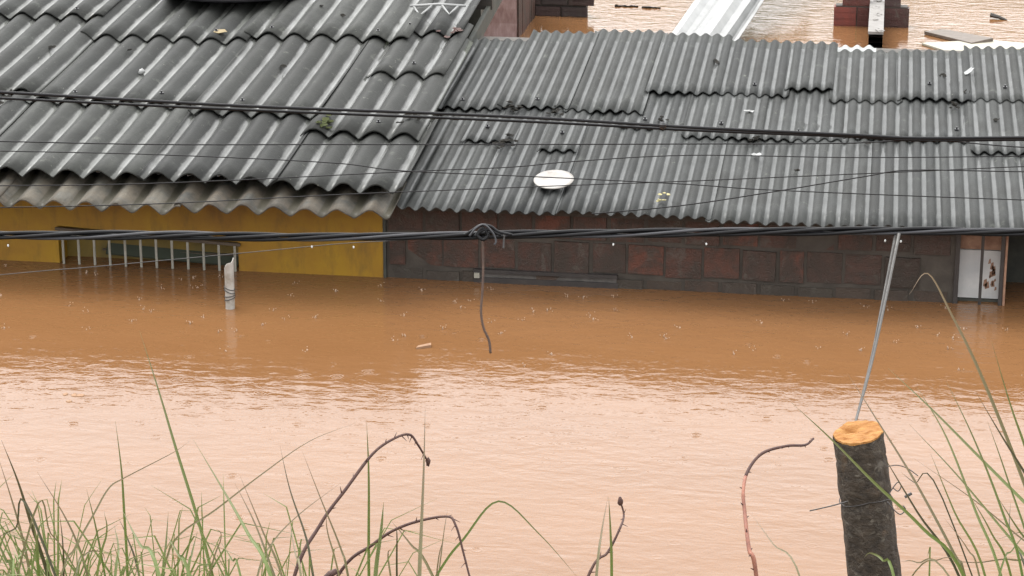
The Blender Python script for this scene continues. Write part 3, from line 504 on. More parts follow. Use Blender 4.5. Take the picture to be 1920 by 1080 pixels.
for r, row in enumerate((rowA, rowB, rowC)):
    for c, (a, b, v0, v1) in enumerate(row):
        dh = .007*(c % 2)
        hh = (0, .014, .020)[r]
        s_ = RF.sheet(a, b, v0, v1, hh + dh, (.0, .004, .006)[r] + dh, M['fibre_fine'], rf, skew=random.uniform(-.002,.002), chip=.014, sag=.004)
        if r and random.random() < .6: bolt(RF, a + (b-a)*random.uniform(.3,.7), v0 + random.uniform(.1,.3), hh+dh-.002, s_)

# ------------------------------------------------------------------ things lying on the roofs
def on(roof, u, v, h=0): return roof.P(u, v, roof.prof(u) + h)
def leaf_mesh(mb, roof, u, v, su, sv, sh, rot, base):
    """one thin curled leaf or scrap: a pointed outline, edges lifted, 2 mm thick"""
    n = 9; ring = []
    for k in range(n):
        a = 2*math.pi*k/n; rr = (.55+.45*abs(math.cos(a))**.7)*random.uniform(.75,1.1)
        x, y = math.cos(a)*su*rr, math.sin(a)*sv*rr*.8; ring.append((x*math.cos(rot)-y*math.sin(rot), x*math.sin(rot)+y*math.cos(rot), random.uniform(.2,1.5)*sh))
    top = [roof.P(u+x, v+y, base+h+.002) for x, y, h in ring]; bot = [roof.P(u+x, v+y, base+h) for x, y, h in ring]
    ct, cb_ = roof.P(u, v, base+.002), roof.P(u, v, base)
    mb.add(top+bot+[ct, cb_], [(k, (k+1) % n, 2*n) for k in range(n)] + [(n+(k+1) % n, n+k, 2*n+1) for k in range(n)] + [(k, n+k, n+(k+1) % n, (k+1) % n) for k in range(n)])
GROUPS = {'dark_leaf': 'dark leaves on the roofs', 'leaf_clump': 'leaf clumps on the roofs', 'paper_scrap': 'white scraps on the roofs'}
def scrap(name, roof, u, v, su, sv, sh, m, label, cat, rot=0, extra=.018, group=None):
    if name in ('leaf_clump', 'moss_clump', 'blossom'):
        T = tag(empty(name, on(roof, u, v, .01)), label, cat, GROUPS.get(name))
        for k in range(11 if name != 'blossom' else 6):
            uu, vv = u + random.gauss(0, su*.55), v + random.gauss(0, sv*.55); s_ = random.uniform(.25,.5)
            mb = MB(); leaf_mesh(mb, roof, uu, vv, max(.010, su*s_), max(.016, sv*s_), .005, random.uniform(0, 3), roof.prof(uu) + extra + random.uniform(.002,.010))
            mb.build('leaf' if name != 'blossom' else 'petal', m, T)
        return T
    mb = MB()
    if name == 'pebble': mb.ball(roof.P(u, v, roof.prof(u)+extra+.006), su, sv, sh, 9, 6, .2)
    else: leaf_mesh(mb, roof, u, v, su*1.15, sv, .007, rot + random.uniform(-.5,.5), max(roof.prof(u+d_) for d_ in (-su, 0, su)) + extra - .004)
    return tag(mb.build(name, m, None, name == 'pebble'), label, cat, GROUPS.get(name))
scrap('dry_leaf', RB, -2.27, 2.44, .035, .075, .012, M['leaftan'], 'curled tan leaf on the upper left roof below the round lid', 'leaf', .5, .02)
scrap('pebble', RB, -2.58, 1.70, .020, .035, .018, M['white'], 'small white pebble on the middle of the left roof', 'pebble')
scrap('dark_leaf', RB, -3.29, 2.08, .022, .04, .012, M['leafdark'], 'dark wet leaf near the left edge of the left roof', 'leaf')
scrap('dark_leaf', RB, -2.77, 2.07, .015, .03, .012, M['leafdark'], 'dark speck of leaf up-left of the white pebble', 'leaf')
scrap('dark_leaf', RB, -1.70, 1.84, .022, .045, .012, M['leafdark'], 'dark leaf right of the white pebble on the big-wave roof', 'leaf')
scrap('dark_leaf', RB, -1.74, 3.08, .014, .03, .012, M['leafdark'], 'dark speck of leaf at the top between round lid and white bracket', 'leaf')
scrap('dark_leaf', RB, -1.55, 2.89, .020, .03, .012, M['leafdark'], 'dark leaf just left and below the white bracket', 'leaf')
scrap('leaf_clump', RF, -.16, 1.03, .05, .09, .02, M['leafdark'], 'black clump of leaves caught at a sheet lap left of the white plate', 'leaves')
scrap('leaf_clump', RF, .72, 1.50, .025, .05, .02, M['leafdark'], 'dark leaf clump below the thick wire near the middle of the fine-wave roof', 'leaves')
scrap('leaf_clump', RF, 2.44, 1.93, .022, .07, .02, M['leafdark'], 'dark leaf clump just under the upper lap on the right of the roof', 'leaves')
scrap('dark_leaf', RF, 2.38, 2.51, .020, .05, .012, M['leafdark'], 'dark leaf below the floating boards near the roof ridge', 'leaf')
scrap('dark_leaf', RF, 2.68, 1.71, .018, .05, .012, M['leafdark'], 'dark leaf above the thick wire at the right edge', 'leaf')
scrap('dark_leaf', RF, 1.93, 1.24, .022, .04, .012, M['leafdark'], 'dark leaf just below the thick wire right of centre', 'leaf')
scrap('dark_leaf', RF, 1.55, .74, .018, .03, .012, M['leafdark'], 'small dark leaf on the lower right roof beside thin wires', 'leaf')
scrap('dark_leaf', RF, -.51, 1.38, .026, .03, .012, M['leafdark'], 'dark leaf near the left edge of the fine-wave roof', 'leaf')
scrap('dark_leaf', RF, .95, 2.67, .013, .09, .012, M['leafdark'], 'thin upright dark leaf below the white metal sheets', 'leaf')
scrap('paper_scrap', RF, 2.54, 2.60, .016, .14, .010, M['white'], 'long white scrap of paper near the ridge on the right', 'scrap')
scrap('paper_scrap', RF, 1.31, .97, .028, .05, .010, M['white'], 'white scrap right of the plate under the thick wire', 'scrap', .6)
scrap('blossom', RF, .84, .23, .024, .06, .008, M['leafpale'], 'small pale yellow blossom near the eave right of the white plate', 'flower')
scrap('paper_scrap', RF, 1.22, 1.71, .03, .03, .008, M['white'], 'tiny white scrap above the thick wire in mid roof', 'scrap')
scrap('leaf_clump', RB, -3.30, 1.02, .07, .14, .02, M['leafdark'], 'black leaf litter at the left picture edge below the close wire pair', 'leaves', .5)
scrap('moss_clump', RB, -1.20, .80, .05, .10, .02, M['moss'], 'green moss tuft at the broken sheet corner near the gable edge', 'moss', .3, .022)
scrap('leaf_clump', RB, -.72, .92, .07, .05, .03, M['leafdark'], 'dark curled leaves at the gable edge between the two roofs', 'leaves', .4, .03)
scrap('leaf_clump', RB, -.74, 2.58, .07, .07, .03, M['bramble'], 'reddish brown leaf heap below the bracket at the gable corner', 'leaves', .4, .03)
scrap('leaf_clump', RF, -.22, 1.63, .06, .05, .014, M['leafdark'], 'black leaf litter along the upper lap near the left roof edge', 'leaves', 0, .02)
scrap('leaf_clump', RF, .05, 1.60, .035, .08, .014, M['leafdark'], 'black leaf litter hanging below the upper lap above the white plate', 'leaves', 0, .02)
scrap('leaf_clump', RF, 1.28, 1.22, .04, .05, .014, M['leafdark'], 'dark leaf litter below the lap just above the white scrap', 'leaves', 0, .02)
scrap('dark_leaf', RF, 2.52, 2.20, .02, .06, .012, M['leafdark'], 'dark leaf under the long white paper scrap', 'leaf')
# shallow white plate on the fine-wave roof
pl = MB(); cu, cv = .21, .43; prof = [(0,.0),(.045,.0),(.06,.003),(.095,.012),(.112,.016),(.112,.021),(.09,.020),(.06,.012),(.045,.009),(0,.009)]; n = 28
for r_, h_ in prof: pl.v += [RF.P(cu+r_*math.cos(2*math.pi*k/n), cv+r_*1.3*math.sin(2*math.pi*k/n), .020+h_) for k in range(n)]
pl.a = [0.0]*len(pl.v); pl.f = [(i*n+k, i*n+(k+1)%n, (i+1)*n+(k+1)%n, (i+1)*n+k) for i in range(len(prof)-1) for k in range(n)]
tag(pl.build('plate', plain('enamel', (.25,.24,.225), (.15,.13,.11), 14, .3, .2), None, True), 'oval white plate lying on the fine-wave roof near its eave', 'plate')
# round dish with dark rim at the top edge
DS = tag(empty('round_lid', RB.P(-2.42, 3.45, .05)), 'round grey lid with thick dark rim lying on the upper left roof', 'lid')
c0 = Vector(RB.P(-2.42, 3.43, .055)); n = 48
b = MB(); b.tube([c0 + Vector((.50*math.cos(2*math.pi*k/n), .50*math.sin(2*math.pi*k/n), 0)) for k in range(n+1)], .021, 8); b.build('rim', M['plastic_dark'], DS, True)
b = MB(); rr = [(.49,.0),(.36,.05),(.2,.085),(.02,.10)]
for r_, h_ in rr: b.v += [tuple(c0 + Vector((r_*math.cos(2*math.pi*k/n), r_*math.sin(2*math.pi*k/n), h_))) for k in range(n)]
b.a = [0.0]*len(b.v); b.f = [(i*n+k, i*n+(k+1)%n, (i+1)*n+(k+1)%n, (i+1)*n+k) for i in range(len(rr)-1) for k in range(n)]
b.build('dome', M['plastic_grey'], DS, True)
# white antenna bracket
BR = tag(empty('bracket', RB.P(-.95, 3.2, .03)), 'white tubular bracket with two triangular feet at top of the big-wave roof', 'bracket')
def rp(u, v, h): return RB.P(u, v, h)
for nm, pts in (('bar', [(-1.13,3.06,.065),(-.95,3.11,.068),(-.76,3.10,.065)]), ('foot', [(-1.11,3.07,.062),(-1.045,2.96,.032),(-.99,3.09,.060)]), ('foot', [(-.92,3.10,.062),(-.855,3.00,.032),(-.81,3.10,.062)])):
    b = MB(); b.tube([rp(*p) for p in pts], .009, 8); b.build(nm, M['white'], BR, True)
# white corrugated offcut tucked behind the ridge
b = RF.sheet(1.70, 1.96, 2.95, 3.17, -.012, -.012, M['fibre_white'], None, chip=.005); b.name = 'corrugated_offcut'
tag(b, 'white corrugated offcut peeping over the roof ridge by the brick pier', 'offcut')

# ------------------------------------------------------------------ flooded ruins behind the roofs
RW = tag(empty('plastered_wall', (-1.25, 7.0, 0)), 'rough pinkish plastered wall stump standing in water behind the roofs', 'wall')
b = MB(); n1, n2 = 10, 12; xs_ = [-1.75+.72*i/n1 for i in range(n1+1)]; zs_ = [-.5+1.5*j/n2 for j in range(n2+1)]
b.add([(x, 6.92+.02*nz((x*9,0,z_*5))+.01*nz((x*40,0,z_*9)), z_) for z_ in zs_ for x in xs_], [(j*(n1+1)+i, j*(n1+1)+i+1, (j+1)*(n1+1)+i+1, (j+1)*(n1+1)+i) for j in range(n2) for i in range(n1)])
b.build('plaster_face', M['render_pink'], RW)
b = MB(); b.box(-1.75, -1.035, 6.96, 7.9, -.5, 1.0); b.build('wall_core', M['mortar'], RW)
b = MB()
for k in range(9): b.box(-1.038, -1.02+.006*random.random(), 6.95+.105*k, 7.045+.105*k, -.4, 1.0)
b.build('side_face', M['brick'], RW)
LW = tag(empty('low_brick_wall', (-.8, 7.97, 0)), 'low dark brick wall beside the plastered stump, pale ledge on its end', 'wall')
b = MB(); b.box(-1.3, -.575, 7.985, 8.10, -.5, .15); b.build('wall_core', M['mortar'], LW)
bm_ = brick_mesh(.225, .13, brickm('brick_dark', [(.03,.02,.02), (.04,.022,.02), (.026,.022,.022)], .3), 3)
for r in range(2):
    for k in range(3):
        o = link('brick', bm_, LW); o.location = (-1.15+.236*k + (.06 if r else 0) - LW.location.x, 7.962 - LW.location.y, .02+.145*r)
b = MB(); b.box(-.70, -.565, 7.94, 8.08, .165, .19); b.build('ledge', M['white'], LW)
# hollow brick cross pier
HP = tag(empty('hollow_brick_pier', (1.93, 7.9, 0)), 'ruined hollow red brick wall crossing, open brick end facing the roofs', 'wall')
def hollow(x0, x1, y0, y1, z0, z1, m, parent, nx=2, nzz=3):
    bm = bmesh.new(); W_, H_ = x1-x0, z1-z0
    gx = [x0+W_*i/nx for i in range(nx+1)]; gzz = [z0+H_*j/nzz for j in range(nzz+1)]
    V = [[bm.verts.new((x, y0, z_)) for x in gx] for z_ in gzz]
    fr = [bm.faces.new((V[j][i], V[j][i+1], V[j+1][i+1], V[j+1][i])) for j in range(nzz) for i in range(nx)]
    B = [[bm.verts.new((x, y1, z_)) for x in gx] for z_ in gzz]
    for j in range(nzz):
        bm.faces.new((V[j][0], V[j+1][0], B[j+1][0], B[j][0])); bm.faces.new((V[j][nx], B[j][nx], B[j+1][nx], V[j+1][nx]))
        for i in range(nx): bm.faces.new((B[j][i], B[j+1][i], B[j+1][i+1], B[j][i+1]))
    for i in range(nx):
        bm.faces.new((V[0][i], B[0][i], B[0][i+1], V[0][i+1])); bm.faces.new((V[nzz][i], V[nzz][i+1], B[nzz][i+1], B[nzz][i]))
    bmesh.ops.inset_individual(bm, faces=fr, thickness=.009, depth=0)
    r = bmesh.ops.extrude_discrete_faces(bm, faces=fr)
    for f_ in r['faces']: bmesh.ops.translate(bm, verts=f_.verts, vec=(0, min(.12, (y1-y0)*.8), 0))
    me = bpy.data.meshes.new('hollow_brick'); bm.to_mesh(me); bm.free(); me.materials.append(m)
    return link('hollow_brick', me, parent)
MBR = M['brick_red']; dkm = brickm('brick_end', [(.03,.018,.018), (.04,.02,.018)], .2)
for k in range(9):
    for r in range(2):
        y0 = 6.62+.25*k; z0 = -.10+.145*r
        hollow(1.893, 2.007, y0, y0+.24, z0, z0+.135, dkm if k == 0 else MBR, HP)
b = MB(); b.box(1.888, 2.012, 6.632, 9.3, .182, .205)
for k in range(7): b.ball((1.95+random.uniform(-.03,.03), 6.75+.33*k+random.uniform(-.08,.08), .203), .04, .07, .016, 8, 4, .25)
b.build('mortar_cap', plain('mortar_pale', (.14,.13,.12), (.19,.18,.17), 12), HP)
b = MB(); b.box(1.895, 2.005, 6.65, 9.3, -.5, -.102); b.build('wall_base', M['mortar'], HP)
for (x0, x1, z0, z1) in ((1.585,1.775,.0,.165), (1.785,1.888,.0,.165), (2.012,2.225,.0,.165), (1.655,1.888,.178,.34), (2.012,2.15,.178,.34)):
    b = MB(); b.box(x0, x1, 7.90, 8.02, z0, z1)
    for k in range(3): zc = z0 + (z1-z0)*(k+.5)/3; b.box(x0+.01, x1-.01, 7.897, 7.901, zc-.017, zc+.017)
    b.build('brick', plain('brick_bright', (.14,.028,.018), (.09,.022,.016), 14) if x0 < 1.6 else MBR, HP)
b = MB(); b.box(1.60, 1.888, 7.905, 8.015, .1655, .1775); b.box(2.012, 2.21, 7.905, 8.015, .1655, .1775); b.box(1.60, 1.887, 7.912, 8.008, -.4, .1645); b.box(2.013, 2.21, 7.912, 8.008, -.4, .1645); b.build('mortar_joint', M['mortar'], HP)
# white metal sheets sticking out of the water
WS = tag(empty('metal_sheets', (.5, 6.5, 0)), 'long bent white metal sheets leaning out of the water behind the roof ridge', 'metal sheets')
def channel(x0, x1, dz, prof, nm):
    b = MB(); n = len(prof); rows = []
    for j in range(9):
        f = j/8; y = 5.7 + 4.4*f; cx = (y-6.6)*.135
        sp = 1 + .10*(y-6.6)
        for (p, h) in prof: rows.append((x0+(x1-x0)*p*sp + cx, y, .02 + .135*(y-6.0) + dz + h + .012*nz((p*3, y, dz*50))))
    m_ = len(rows); b.add(rows + [(x, y, z_-.004) for x, y, z_ in rows],
        [(j*n+i, j*n+i+1, (j+1)*n+i+1, (j+1)*n+i) for j in range(8) for i in range(n-1)] + [(m_+j*n+i, m_+(j+1)*n+i, m_+(j+1)*n+i+1, m_+j*n+i+1) for j in range(8) for i in range(n-1)])
    return b.build(nm, M['white'], WS)
channel(.27, .56, .0, [(0,.0),(.12,.06),(.3,.07),(.45,.03),(.6,.02),(.8,.075),(1,.06)], 'folded_sheet')
channel(.55, .74, .012, [(0,.05),(.25,.085),(.5,.09),(.7,.03),(1,.02)], 'folded_sheet')
channel(.73, .86, -.03, [(0,.06),(.3,.0),(.5,-.02),(.72,.05),(1,.07)], 'folded_sheet')
# floating boards and bits
def board(name, pts, th, m, label, cat):
    b = MB(); lo = [(p[0],p[1],p[2]-th) for p in pts]; b.hexa(lo, pts); return tag(b.build(name, m, None, bevel=.003), label, cat)
board('floating_board', BOARD1, .028, M['ply'], 'narrow brown plywood board floating behind the ridge, upper of two', 'board')
board('floating_board', BOARD2, .02, M['ply_pale'], 'pale wide board floating right behind the ridge, lower of two', 'board')
for (a, c, lb) in ((SCRAPS[0], SCRAPS[1], 'left dark floating stick between low brick wall and white sheets'), (SCRAPS[2], SCRAPS[3], 'right dark floating stick nearest the white metal sheets')):
    b = MB(); A_, C_ = Vector(a), Vector(c); pts = [A_.lerp(C_, k/7) + Vector((0, random.uniform(-.02,.02), random.uniform(-.003,.006))) for k in range(8)]
    b.tube(pts, [random.uniform(.008,.02) for _ in pts], 6); tag(b.build('floating_stick', M['leafdark']), lb, 'stick')
b = MB(); b.tube([TWIG[0], ((TWIG[0][0]+TWIG[1][0])/2, (TWIG[0][1]+TWIG[1][1])/2, .02), TWIG[1]], [.022,.016,.008], 6); tag(b.build('floating_branch', M['timber']), 'short dark branch floating at the upper right corner', 'branch')
b = MB(); p = CHIP[0]; b.hexa([(p[0]-.035,p[1]-.03,-.006),(p[0]+.035,p[1]+.01,-.006),(p[0]+.03,p[1]+.04,-.006),(p[0]-.03,p[1]+.005,-.006)], [(p[0]-.035,p[1]-.03,.010),(p[0]+.035,p[1]+.01,.014),(p[0]+.03,p[1]+.04,.016),(p[0]-.03,p[1]+.005,.010)])
tag(b.build('wood_chip', plain('chipwood', (.17,.09,.045), (.24,.14,.08), 20)), 'small wood chip floating left of the dangling vine', 'wood chip')
p = FOAM[0]; FP = tag(empty('foam_patch', p), 'small patch of tan froth on the pale water at the left', 'froth'); fm = plain('foam', (.20,.10,.045), (.24,.14,.075), 20)
for k in range(5):
    b = MB(); b.ball((p[0]+random.uniform(-.045,.045), p[1]+random.uniform(-.06,.06), .0), random.uniform(.008,.026), random.uniform(.008,.026), .005, 8, 4); b.build('bubble_raft', fm, FP, True)

# ------------------------------------------------------------------ white pipe in the water
PP = tag(empty('pipe', (PIPE[0][0], PIPE[0][1], 0)), 'broken white plastic pipe tied with wire standing in the water before the window', 'pipe')
b = MB(); x, y = PIPE[0][0], PIPE[0][1]; n = 16; vs = []
for ri in (.026, .022):
    for f in (0, 1):
        for k in range(n):
            a = 2*math.pi*k/n; top = .255 + .024*math.cos(a) + .008*math.sin(3*a+.6) ; vs.append((x + ri*math.cos(a) + (.004 if f else 0), y + ri*math.sin(a), -.5 if not f else top))
fs = []
for k in range(n):
    l = (k+1) % n; fs += [(k, l, n+l, n+k), (2*n+k, 3*n+k, 3*n+l, 2*n+l), (n+k, n+l, 3*n+l, 3*n+k)]
b.add(vs, fs); b.build('pipe_body', plain('pvc', (.33,.32,.30), (.17,.145,.115), 16, .45), PP, False)
for zz, tl in ((.115, -.35), (.098, -.4), (.072, .15), (.055, .3)):
    b = MB(); b.tube([(x+.002+.0285*math.cos(2*math.pi*k/12), y+.0285*math.sin(2*math.pi*k/12), zz+tl*.0285*math.cos(2*math.pi*k/12)) for k in range(13)], .0028, 5); b.build('tie_wire', M['iron'], PP)

# ------------------------------------------------------------------ wires
def wire(name, key, r, m, label, n=6, k=8):
    b = MB(); b.tube(spline(WIRES[key], k), r, n); return tag(b.build(name, m, None, True), label, 'wire', 'overhead wires crossing the roofs')
CB_ = tag(empty('twisted_cable', WIRES['cable'][9]), 'thick twisted bundle of black and grey cables strung low across the house fronts', 'cable')
ax = spline(WIRES['cable'], 30); s_acc = 0; ph0 = [0, 1.6, 3.1, 4.7]; strands = [[] for _ in ph0]
for i, p in enumerate(ax):
    if i: s_acc += (p - ax[i-1]).length
    t = (ax[min(i+1, len(ax)-1)] - ax[max(i-1, 0)]).normalized(); a = t.cross(Vector((0,0,1))).normalized(); bb = a.cross(t)
    for k, ph in enumerate(ph0):
        w_ = ph + s_acc*2*math.pi/.75 + .5*nz((s_acc*.9, k, 0)); rr = .0080 + .003*nz((s_acc*1.3, k, 7))
        strands[k].append(p + a*math.cos(w_)*rr + bb*math.sin(w_)*rr)
for k, st in enumerate(strands):
    b = MB(); b.tube(st, .0054 if k != 2 else .0046, 6); b.build('strand', M['cable'] if k != 2 else M['cable_grey'], CB_, True)
for key, r_, mm in (('loop1', .004, 'cable'), ('loop2', .0028, 'cable_grey'), ('loop3', .0045, 'cable'), ('tail', .003, 'iron')):
    b = MB(); b.tube(spline(WIRES[key], 6), r_, 6); b.build('tie_loop', M[mm], CB_, True)
for p in DROPS:
    b = MB(); b.ball((p[0], p[1], p[2]-.013), .0028, .0028, .004, 8, 6); b.build('rain_drop', M['drop'], CB_, True)
wire('overhead_wire', 'pair_a', .0062, M['cable'], 'upper black wire of the close pair crossing both roofs')
o = wire('overhead_wire', 'pair_b', .0054, M['cable'], 'lower black wire of the close pair crossing both roofs')
b = MB(); p = Vector(WIRES['pair_a'][10]).lerp(Vector(WIRES['pair_a'][9]), .22); b.ball((p.x, p.y, p.z), .016, .012, .015, 8, 5, .2); b.build('clamp', M['plastic_dark'], o)
wire('overhead_wire', 'w3', .0026, M['cable'], 'thin wire running level just below the black pair')
wire('overhead_wire', 'w4', .0023, M['cable'], 'thin wire falling from the left edge towards the lower right roof')
wire('overhead_wire', 'w5', .0023, M['cable'], 'thin wire rising from the lower left eave to mid roof')
wire('overhead_wire', 'w6', .0023, M['cable'], 'lowest thin wire rising past the white plate')
wire('overhead_wire', 'w7', .0026, M['cable'], 'thin wire climbing from the brick house eave towards the right edge')
wire('overhead_wire', 'w8', .0011, M['iron'], 'thin slack wire before the yellow wall joining the twisted cable')
b = MB(); b.tube(spline(WIRES['vine'], 6), .0036, 6); tag(b.build('hanging_vine', M['vine'], None, True), 'thin dark wavy vine dangling from the knot in the twisted cable', 'vine')
GR = tag(empty('leaning_rod', WIRES['rod_a'][-1]), 'thin grey leaning rod rising from behind the cut post to the cable', 'rod')
for k_, r0 in (('rod_a', .0046), ('rod_b', .0037)):
    b = MB(); sp = spline(WIRES[k_], 5); b.tube(sp, [r0*(1-.55*i/len(sp)) for i in range(len(sp))], 6); b.build('rod', M['rod'], GR, True)

# ------------------------------------------------------------------ cut post
PT = tag(empty('cut_post', (2.05, -7.45, 1.2)), 'freshly sawn dark bark post with bright orange cut top at lower right', 'post')
ax0, ax1 = Vector(POST[0]), Vector(POST[2]); dv = (ax1-ax0).normalized(); L = (ax1-ax0).length + .75
sx = Vector((1,0,0)) - dv*dv.x; sx.normalize(); sy = dv.cross(sx); nth, nl = 72, 120
if sy.y < 0: sy = -sy
b = MB(); vs = []
def bark(a, l):
    p = (math.cos(a)*1.2, math.sin(a)*1.2, l*7)
    r_ = .0605 + .006*l/.4 + .0045*nz((p[0]*1.4, p[1]*1.4, p[2]*.5)) + .0036*nz((p[0]*3, p[1]*3, l*20)) + .0016*nz((p[0]*7, p[1]*7, l*45))
    for lc, dp in ((.058, .003), (.158, .005), (.171, .004)):       # rings and the strangling wire groove
        r_ -= dp*math.exp(-((l-lc-.006*math.sin(a*2+lc*40))/.0045)**2)
    return r_
def rim(a): return -.009*math.cos(a-R(80)) + .003*nz((math.cos(a)*2, math.sin(a)*2, 8)) + .002*nz((math.cos(a)*5, math.sin(a)*5, 2))
for j in range(nl+1):
    for k in range(nth):
        a = 2*math.pi*k/nth; l0 = rim(a); l = l0 + (L-l0)*(j/nl)**1.15; r_ = bark(a, l)
        vs.append(ax0 + dv*l + sx*math.cos(a)*r_ + sy*math.sin(a)*r_)
b.add(vs, [(j*nth+k, (j+1)*nth+k, (j+1)*nth+(k+1)%nth, j*nth+(k+1)%nth) for j in range(nl) for k in range(nth)])
b.build('bark', M['bark'], PT, True)
b = MB(); vs = []; rings = [1.0, .985, .9, .75, .6, .45, .3, .15, .02]
for i, q_ in enumerate(rings):
    for k in range(nth):
        a = 2*math.pi*k/nth; r_ = bark(a, rim(a))*q_ - (.001 if i == 0 else 0)
        x_, y_ = math.cos(a)*q_, math.sin(a)*q_
        l = (rim(a) if i == 0 else -.009*math.cos(a-R(80))*q_) - (0 if i == 0 else .005) - .005*nz((x_*1.7, y_*1.7, 1)) - .0035*nz((x_*3.2+y_*2, y_*4, 4))
        l += .016*math.exp(-((x_+.25)/.35)**2 - ((y_-.25)/.22)**2)      # torn hollow
        vs.append(ax0 + dv*l + sx*math.cos(a)*r_ + sy*math.sin(a)*r_)
b.add(vs, [(j*nth+k, j*nth+(k+1)%nth, (j+1)*nth+(k+1)%nth, (j+1)*nth+k) for j in range(len(rings)-1) for k in range(nth)])
b.build('sawn_top', M['cutwood'], PT)
for pts, r_ in ((PWIRE_L, .0015), (PWIRE_R, .0013), (PWIRE_R2, .0014), (PWIRE_R3, .0012)):
    b = MB(); b.tube(spline(pts, 6), r_, 6); b.build('fence_wire', M['iron'], PT, True)
b = MB(); wr = [ax0 + dv*(.165+.006*math.sin(2*a+1)) + sx*math.cos(a)*(bark(a,.165)+.002) + sy*math.sin(a)*(bark(a,.165)+.002) for a in [2*math.pi*k/40 for k in range(41)]]
b.tube(wr, .0014, 6); b.build('fence_wire', M['iron'], PT, True)
b = MB(); b.tube(PWIRE_B, .0035, 6); tag(b.build('wire_stub', M['iron']), 'short dark wire stub caught in grass right of the cut post', 'wire')

# ------------------------------------------------------------------ brambles
def stem(pts, r0, red, label):
    root = Vector(pts[0]); md = root + (root-Vector(pts[1])).normalized()*.22; p0 = (md.x, md.y, min(md.z, gz(md.x, md.y)-.03))
    T = tag(empty('bramble_stem', p0), label, 'stem', 'bramble stems on the bank')
    sp = spline([p0] + [tuple(p) for p in pts], 7); n = len(sp)
    rad = [r0*(1.1-.55*i/n)*(1+.12*nz((i*.6, r0*900, 0))) for i in range(n)]
    if red:
        h = int(n*.52); b = MB(); b.tube(sp[:h+1], rad[:h+1], 8); b.build('stem', M['bramble_red'], T, True)
        b = MB(); b.tube(sp[h:], rad[h:], 8); b.build('stem_tip', M['bramble'], T, True)
    else:
        b = MB(); b.tube(sp, rad, 8); b.build('stem', M['bramble'], T, True)
    for i in range(8, n-1, 3):
        t = (sp[i+1]-sp[i]).normalized(); s_ = t.cross(Vector((random.uniform(-1,1), random.uniform(-1,1), random.uniform(-1,1)))).normalized()
        if s_.z > .2 and random.random() < .4: s_ = -s_
        ln = random.uniform(.006, .014)*(.45 if red else 1); b = MB(); b.tube([sp[i], sp[i]+s_*rad[i]*1.1, sp[i]+s_*(rad[i]+ln)+t*ln*.6], [rad[i]*.6, rad[i]*.45, .0004], 5); b.build('thorn', M['bramble'], T)
    if not red:
        b = MB(); e = sp[-1]; b.ball(e, .006, .005, .010, 7, 5, .25); b.build('bud', M['bramble'], T, True)
LB = ['tall arching dark bramble stem with drooping tip left of centre', 'lower arching bramble stem bending back down into the grass', 'short dark bramble twig with hooked tip right of centre', 'reddish hooked bramble stem curving towards the cut post']
for (pts, r0, red), lb in zip(BRAMBLE, LB): stem(pts, r0, red, lb)
b = MB(); b.tube([(STUB[0][0], STUB[0][1]-.02, gz(STUB[0][0], STUB[0][1])-.02)] + STUB, [.008,.008,.008,.006], 7); tag(b.build('twig_stub', M['bramble'], None, True), 'thick dark twig stub poking up at the foot of the brambles', 'twig')

# ------------------------------------------------------------------ grass
VIEW = Vector((-.14, .94, -.3))
def ribbon(b, pts, w, tw, fold=.35):
    m = len(pts); vs = []; at = []
    for i, p in enumerate(pts):
        p = Vector(p); t = (Vector(pts[min(i+1, m-1)]) - Vector(pts[max(i-1, 0)])).normalized(); f = i/(m-1)
        s_ = t.cross(VIEW).normalized(); s_ = Matrix.Rotation(tw + .5*f*math.sin(tw*9), 3, t) @ s_; nrm = s_.cross(t)
        ww = w*.5*(min(1, .55+f*2.2))*max(.06, (1-f**2.6))
        vs += [p - s_*ww, p + nrm*ww*fold*2, p + s_*ww]; at += [f]*3
    b.add(vs, [(3*i+k, 3*i+k+1, 3*i+k+4, 3*i+k+3) for i in range(m-1) for k in range(2)], at)
def clump(name, data, label, cat):
    xs_ = [d[0][0][0] for d in data]; ys_ = [d[0][0][1] for d in data]; cx, cy = sum(xs_)/len(xs_), sum(ys_)/len(ys_)
    T = tag(empty(name, (cx, cy, gz(cx, cy))), label, cat, 'grass clumps on the bank')
    for pts, w_, rnd in data:
        p0 = Vector(pts[0]); d_ = (p0 - Vector(pts[1])).normalized()
        k = random.uniform(.12,.25); r1 = p0 + d_*k; rt_ = (r1.x + d_.x*.12, r1.y + d_.y*.1 + random.uniform(-.05,.05)); base = (rt_[0], rt_[1], gz(*rt_)-.02)
        full = ([base] if base[2] < p0.z-.06 else []) + pts
        b = MB(); ribbon(b, spline(full, 6), min(w_, .006 + w_*.25), random.uniform(-.6,.6))
        mm = 'blade_pale' if w_ > .013 else 'blade_dark' if rnd < .12 else 'blade_dry' if (rnd > .72 or w_ < .0052) else 'blade'
        b.build('blade', M[mm], T, True)
clump('grass_clump', BL_LEFT, 'tall wild grass clump filling the lower left corner', 'grass')
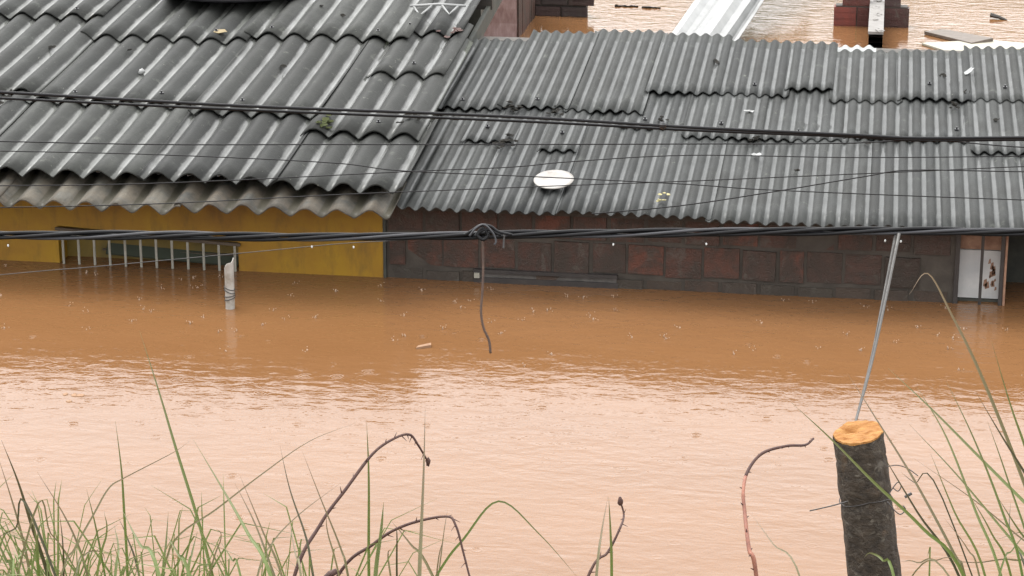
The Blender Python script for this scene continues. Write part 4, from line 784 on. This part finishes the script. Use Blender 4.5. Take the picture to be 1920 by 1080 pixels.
clump('grass_clump', BL_MID, 'sparse thin grass blades between the brambles at bottom centre', 'grass')
clump('grass_clump', BL_RIGHT, 'long arching green grass right of the cut post', 'grass')
# short undergrowth that nobody could count
ug = MB()
def tuft(n, x0, x1, y0, y1, h0, h1, dens):
    for _ in range(n):
        x = random.uniform(x0, x1); y = random.uniform(y0, y1)
        if random.random() > dens(x): continue
        z_ = gz(x, y); h = random.uniform(h0, h1); ln = random.uniform(-.5,.5); ly = random.uniform(-.3,.3); cv_ = random.uniform(0,.6)
        ribbon(ug, [(x,y,z_-.02), (x+ln*h*.3,y+ly*h*.3,z_+h*.5), (x+ln*h*.75,y+ly*h*.7,z_+h*(.9-cv_*.1)), (x+ln*h*(1.1+cv_*.4),y+ly*h,z_+h*(1-cv_*.45))], random.uniform(.003,.006), random.uniform(-.8,.8))
tuft(1500, -1.2, 1.15, -8.7, -7.7, .28, .58, lambda x: max(.05, min(1, (1.0-x)*1.25)))
tuft(420, 1.95, 3.2, -8.3, -7.3, .25, .52, lambda x: min(1, max(0, (x-2.0)*1.3)))
tuft(2500, -5, 6, -12, -8.7, .1, .28, lambda x: 1)
o = ug.build('grass', bladem('grass', (.125,.17,.045), (.125,.17,.045), (.17,.18,.075))); o['kind'] = 'stuff'; o['label'] = 'short tangled grass growing on the bank'

# ------------------------------------------------------------------ rain splashes on the water
sp = MB()
for _ in range(110):
    y = -1.5 + 1.4*random.random()**.6; x = random.uniform(-3.6, 4.2)
    h = random.uniform(.005,.018); r_ = random.uniform(.002,.005)
    sp.tube([(x,y,-.002),(x+random.uniform(-.003,.003),y,h*.6),(x+random.uniform(-.006,.006),y,h)], [r_*1.5,r_*.7,r_*.25], 5)
    for k in range(3):
        a = random.uniform(0, 6.3); d_ = random.uniform(.01,.03); sp.ball((x+d_*math.cos(a), y+d_*math.sin(a), random.uniform(0,.02)), .0028, .0028, .003, 5, 4)
o = sp.build('rain_splashes', mat('splash', (.30,.21,.15), .1, .6)[0], None, True); o['kind'] = 'stuff'; o['label'] = 'rain drop splashes on the flood water'
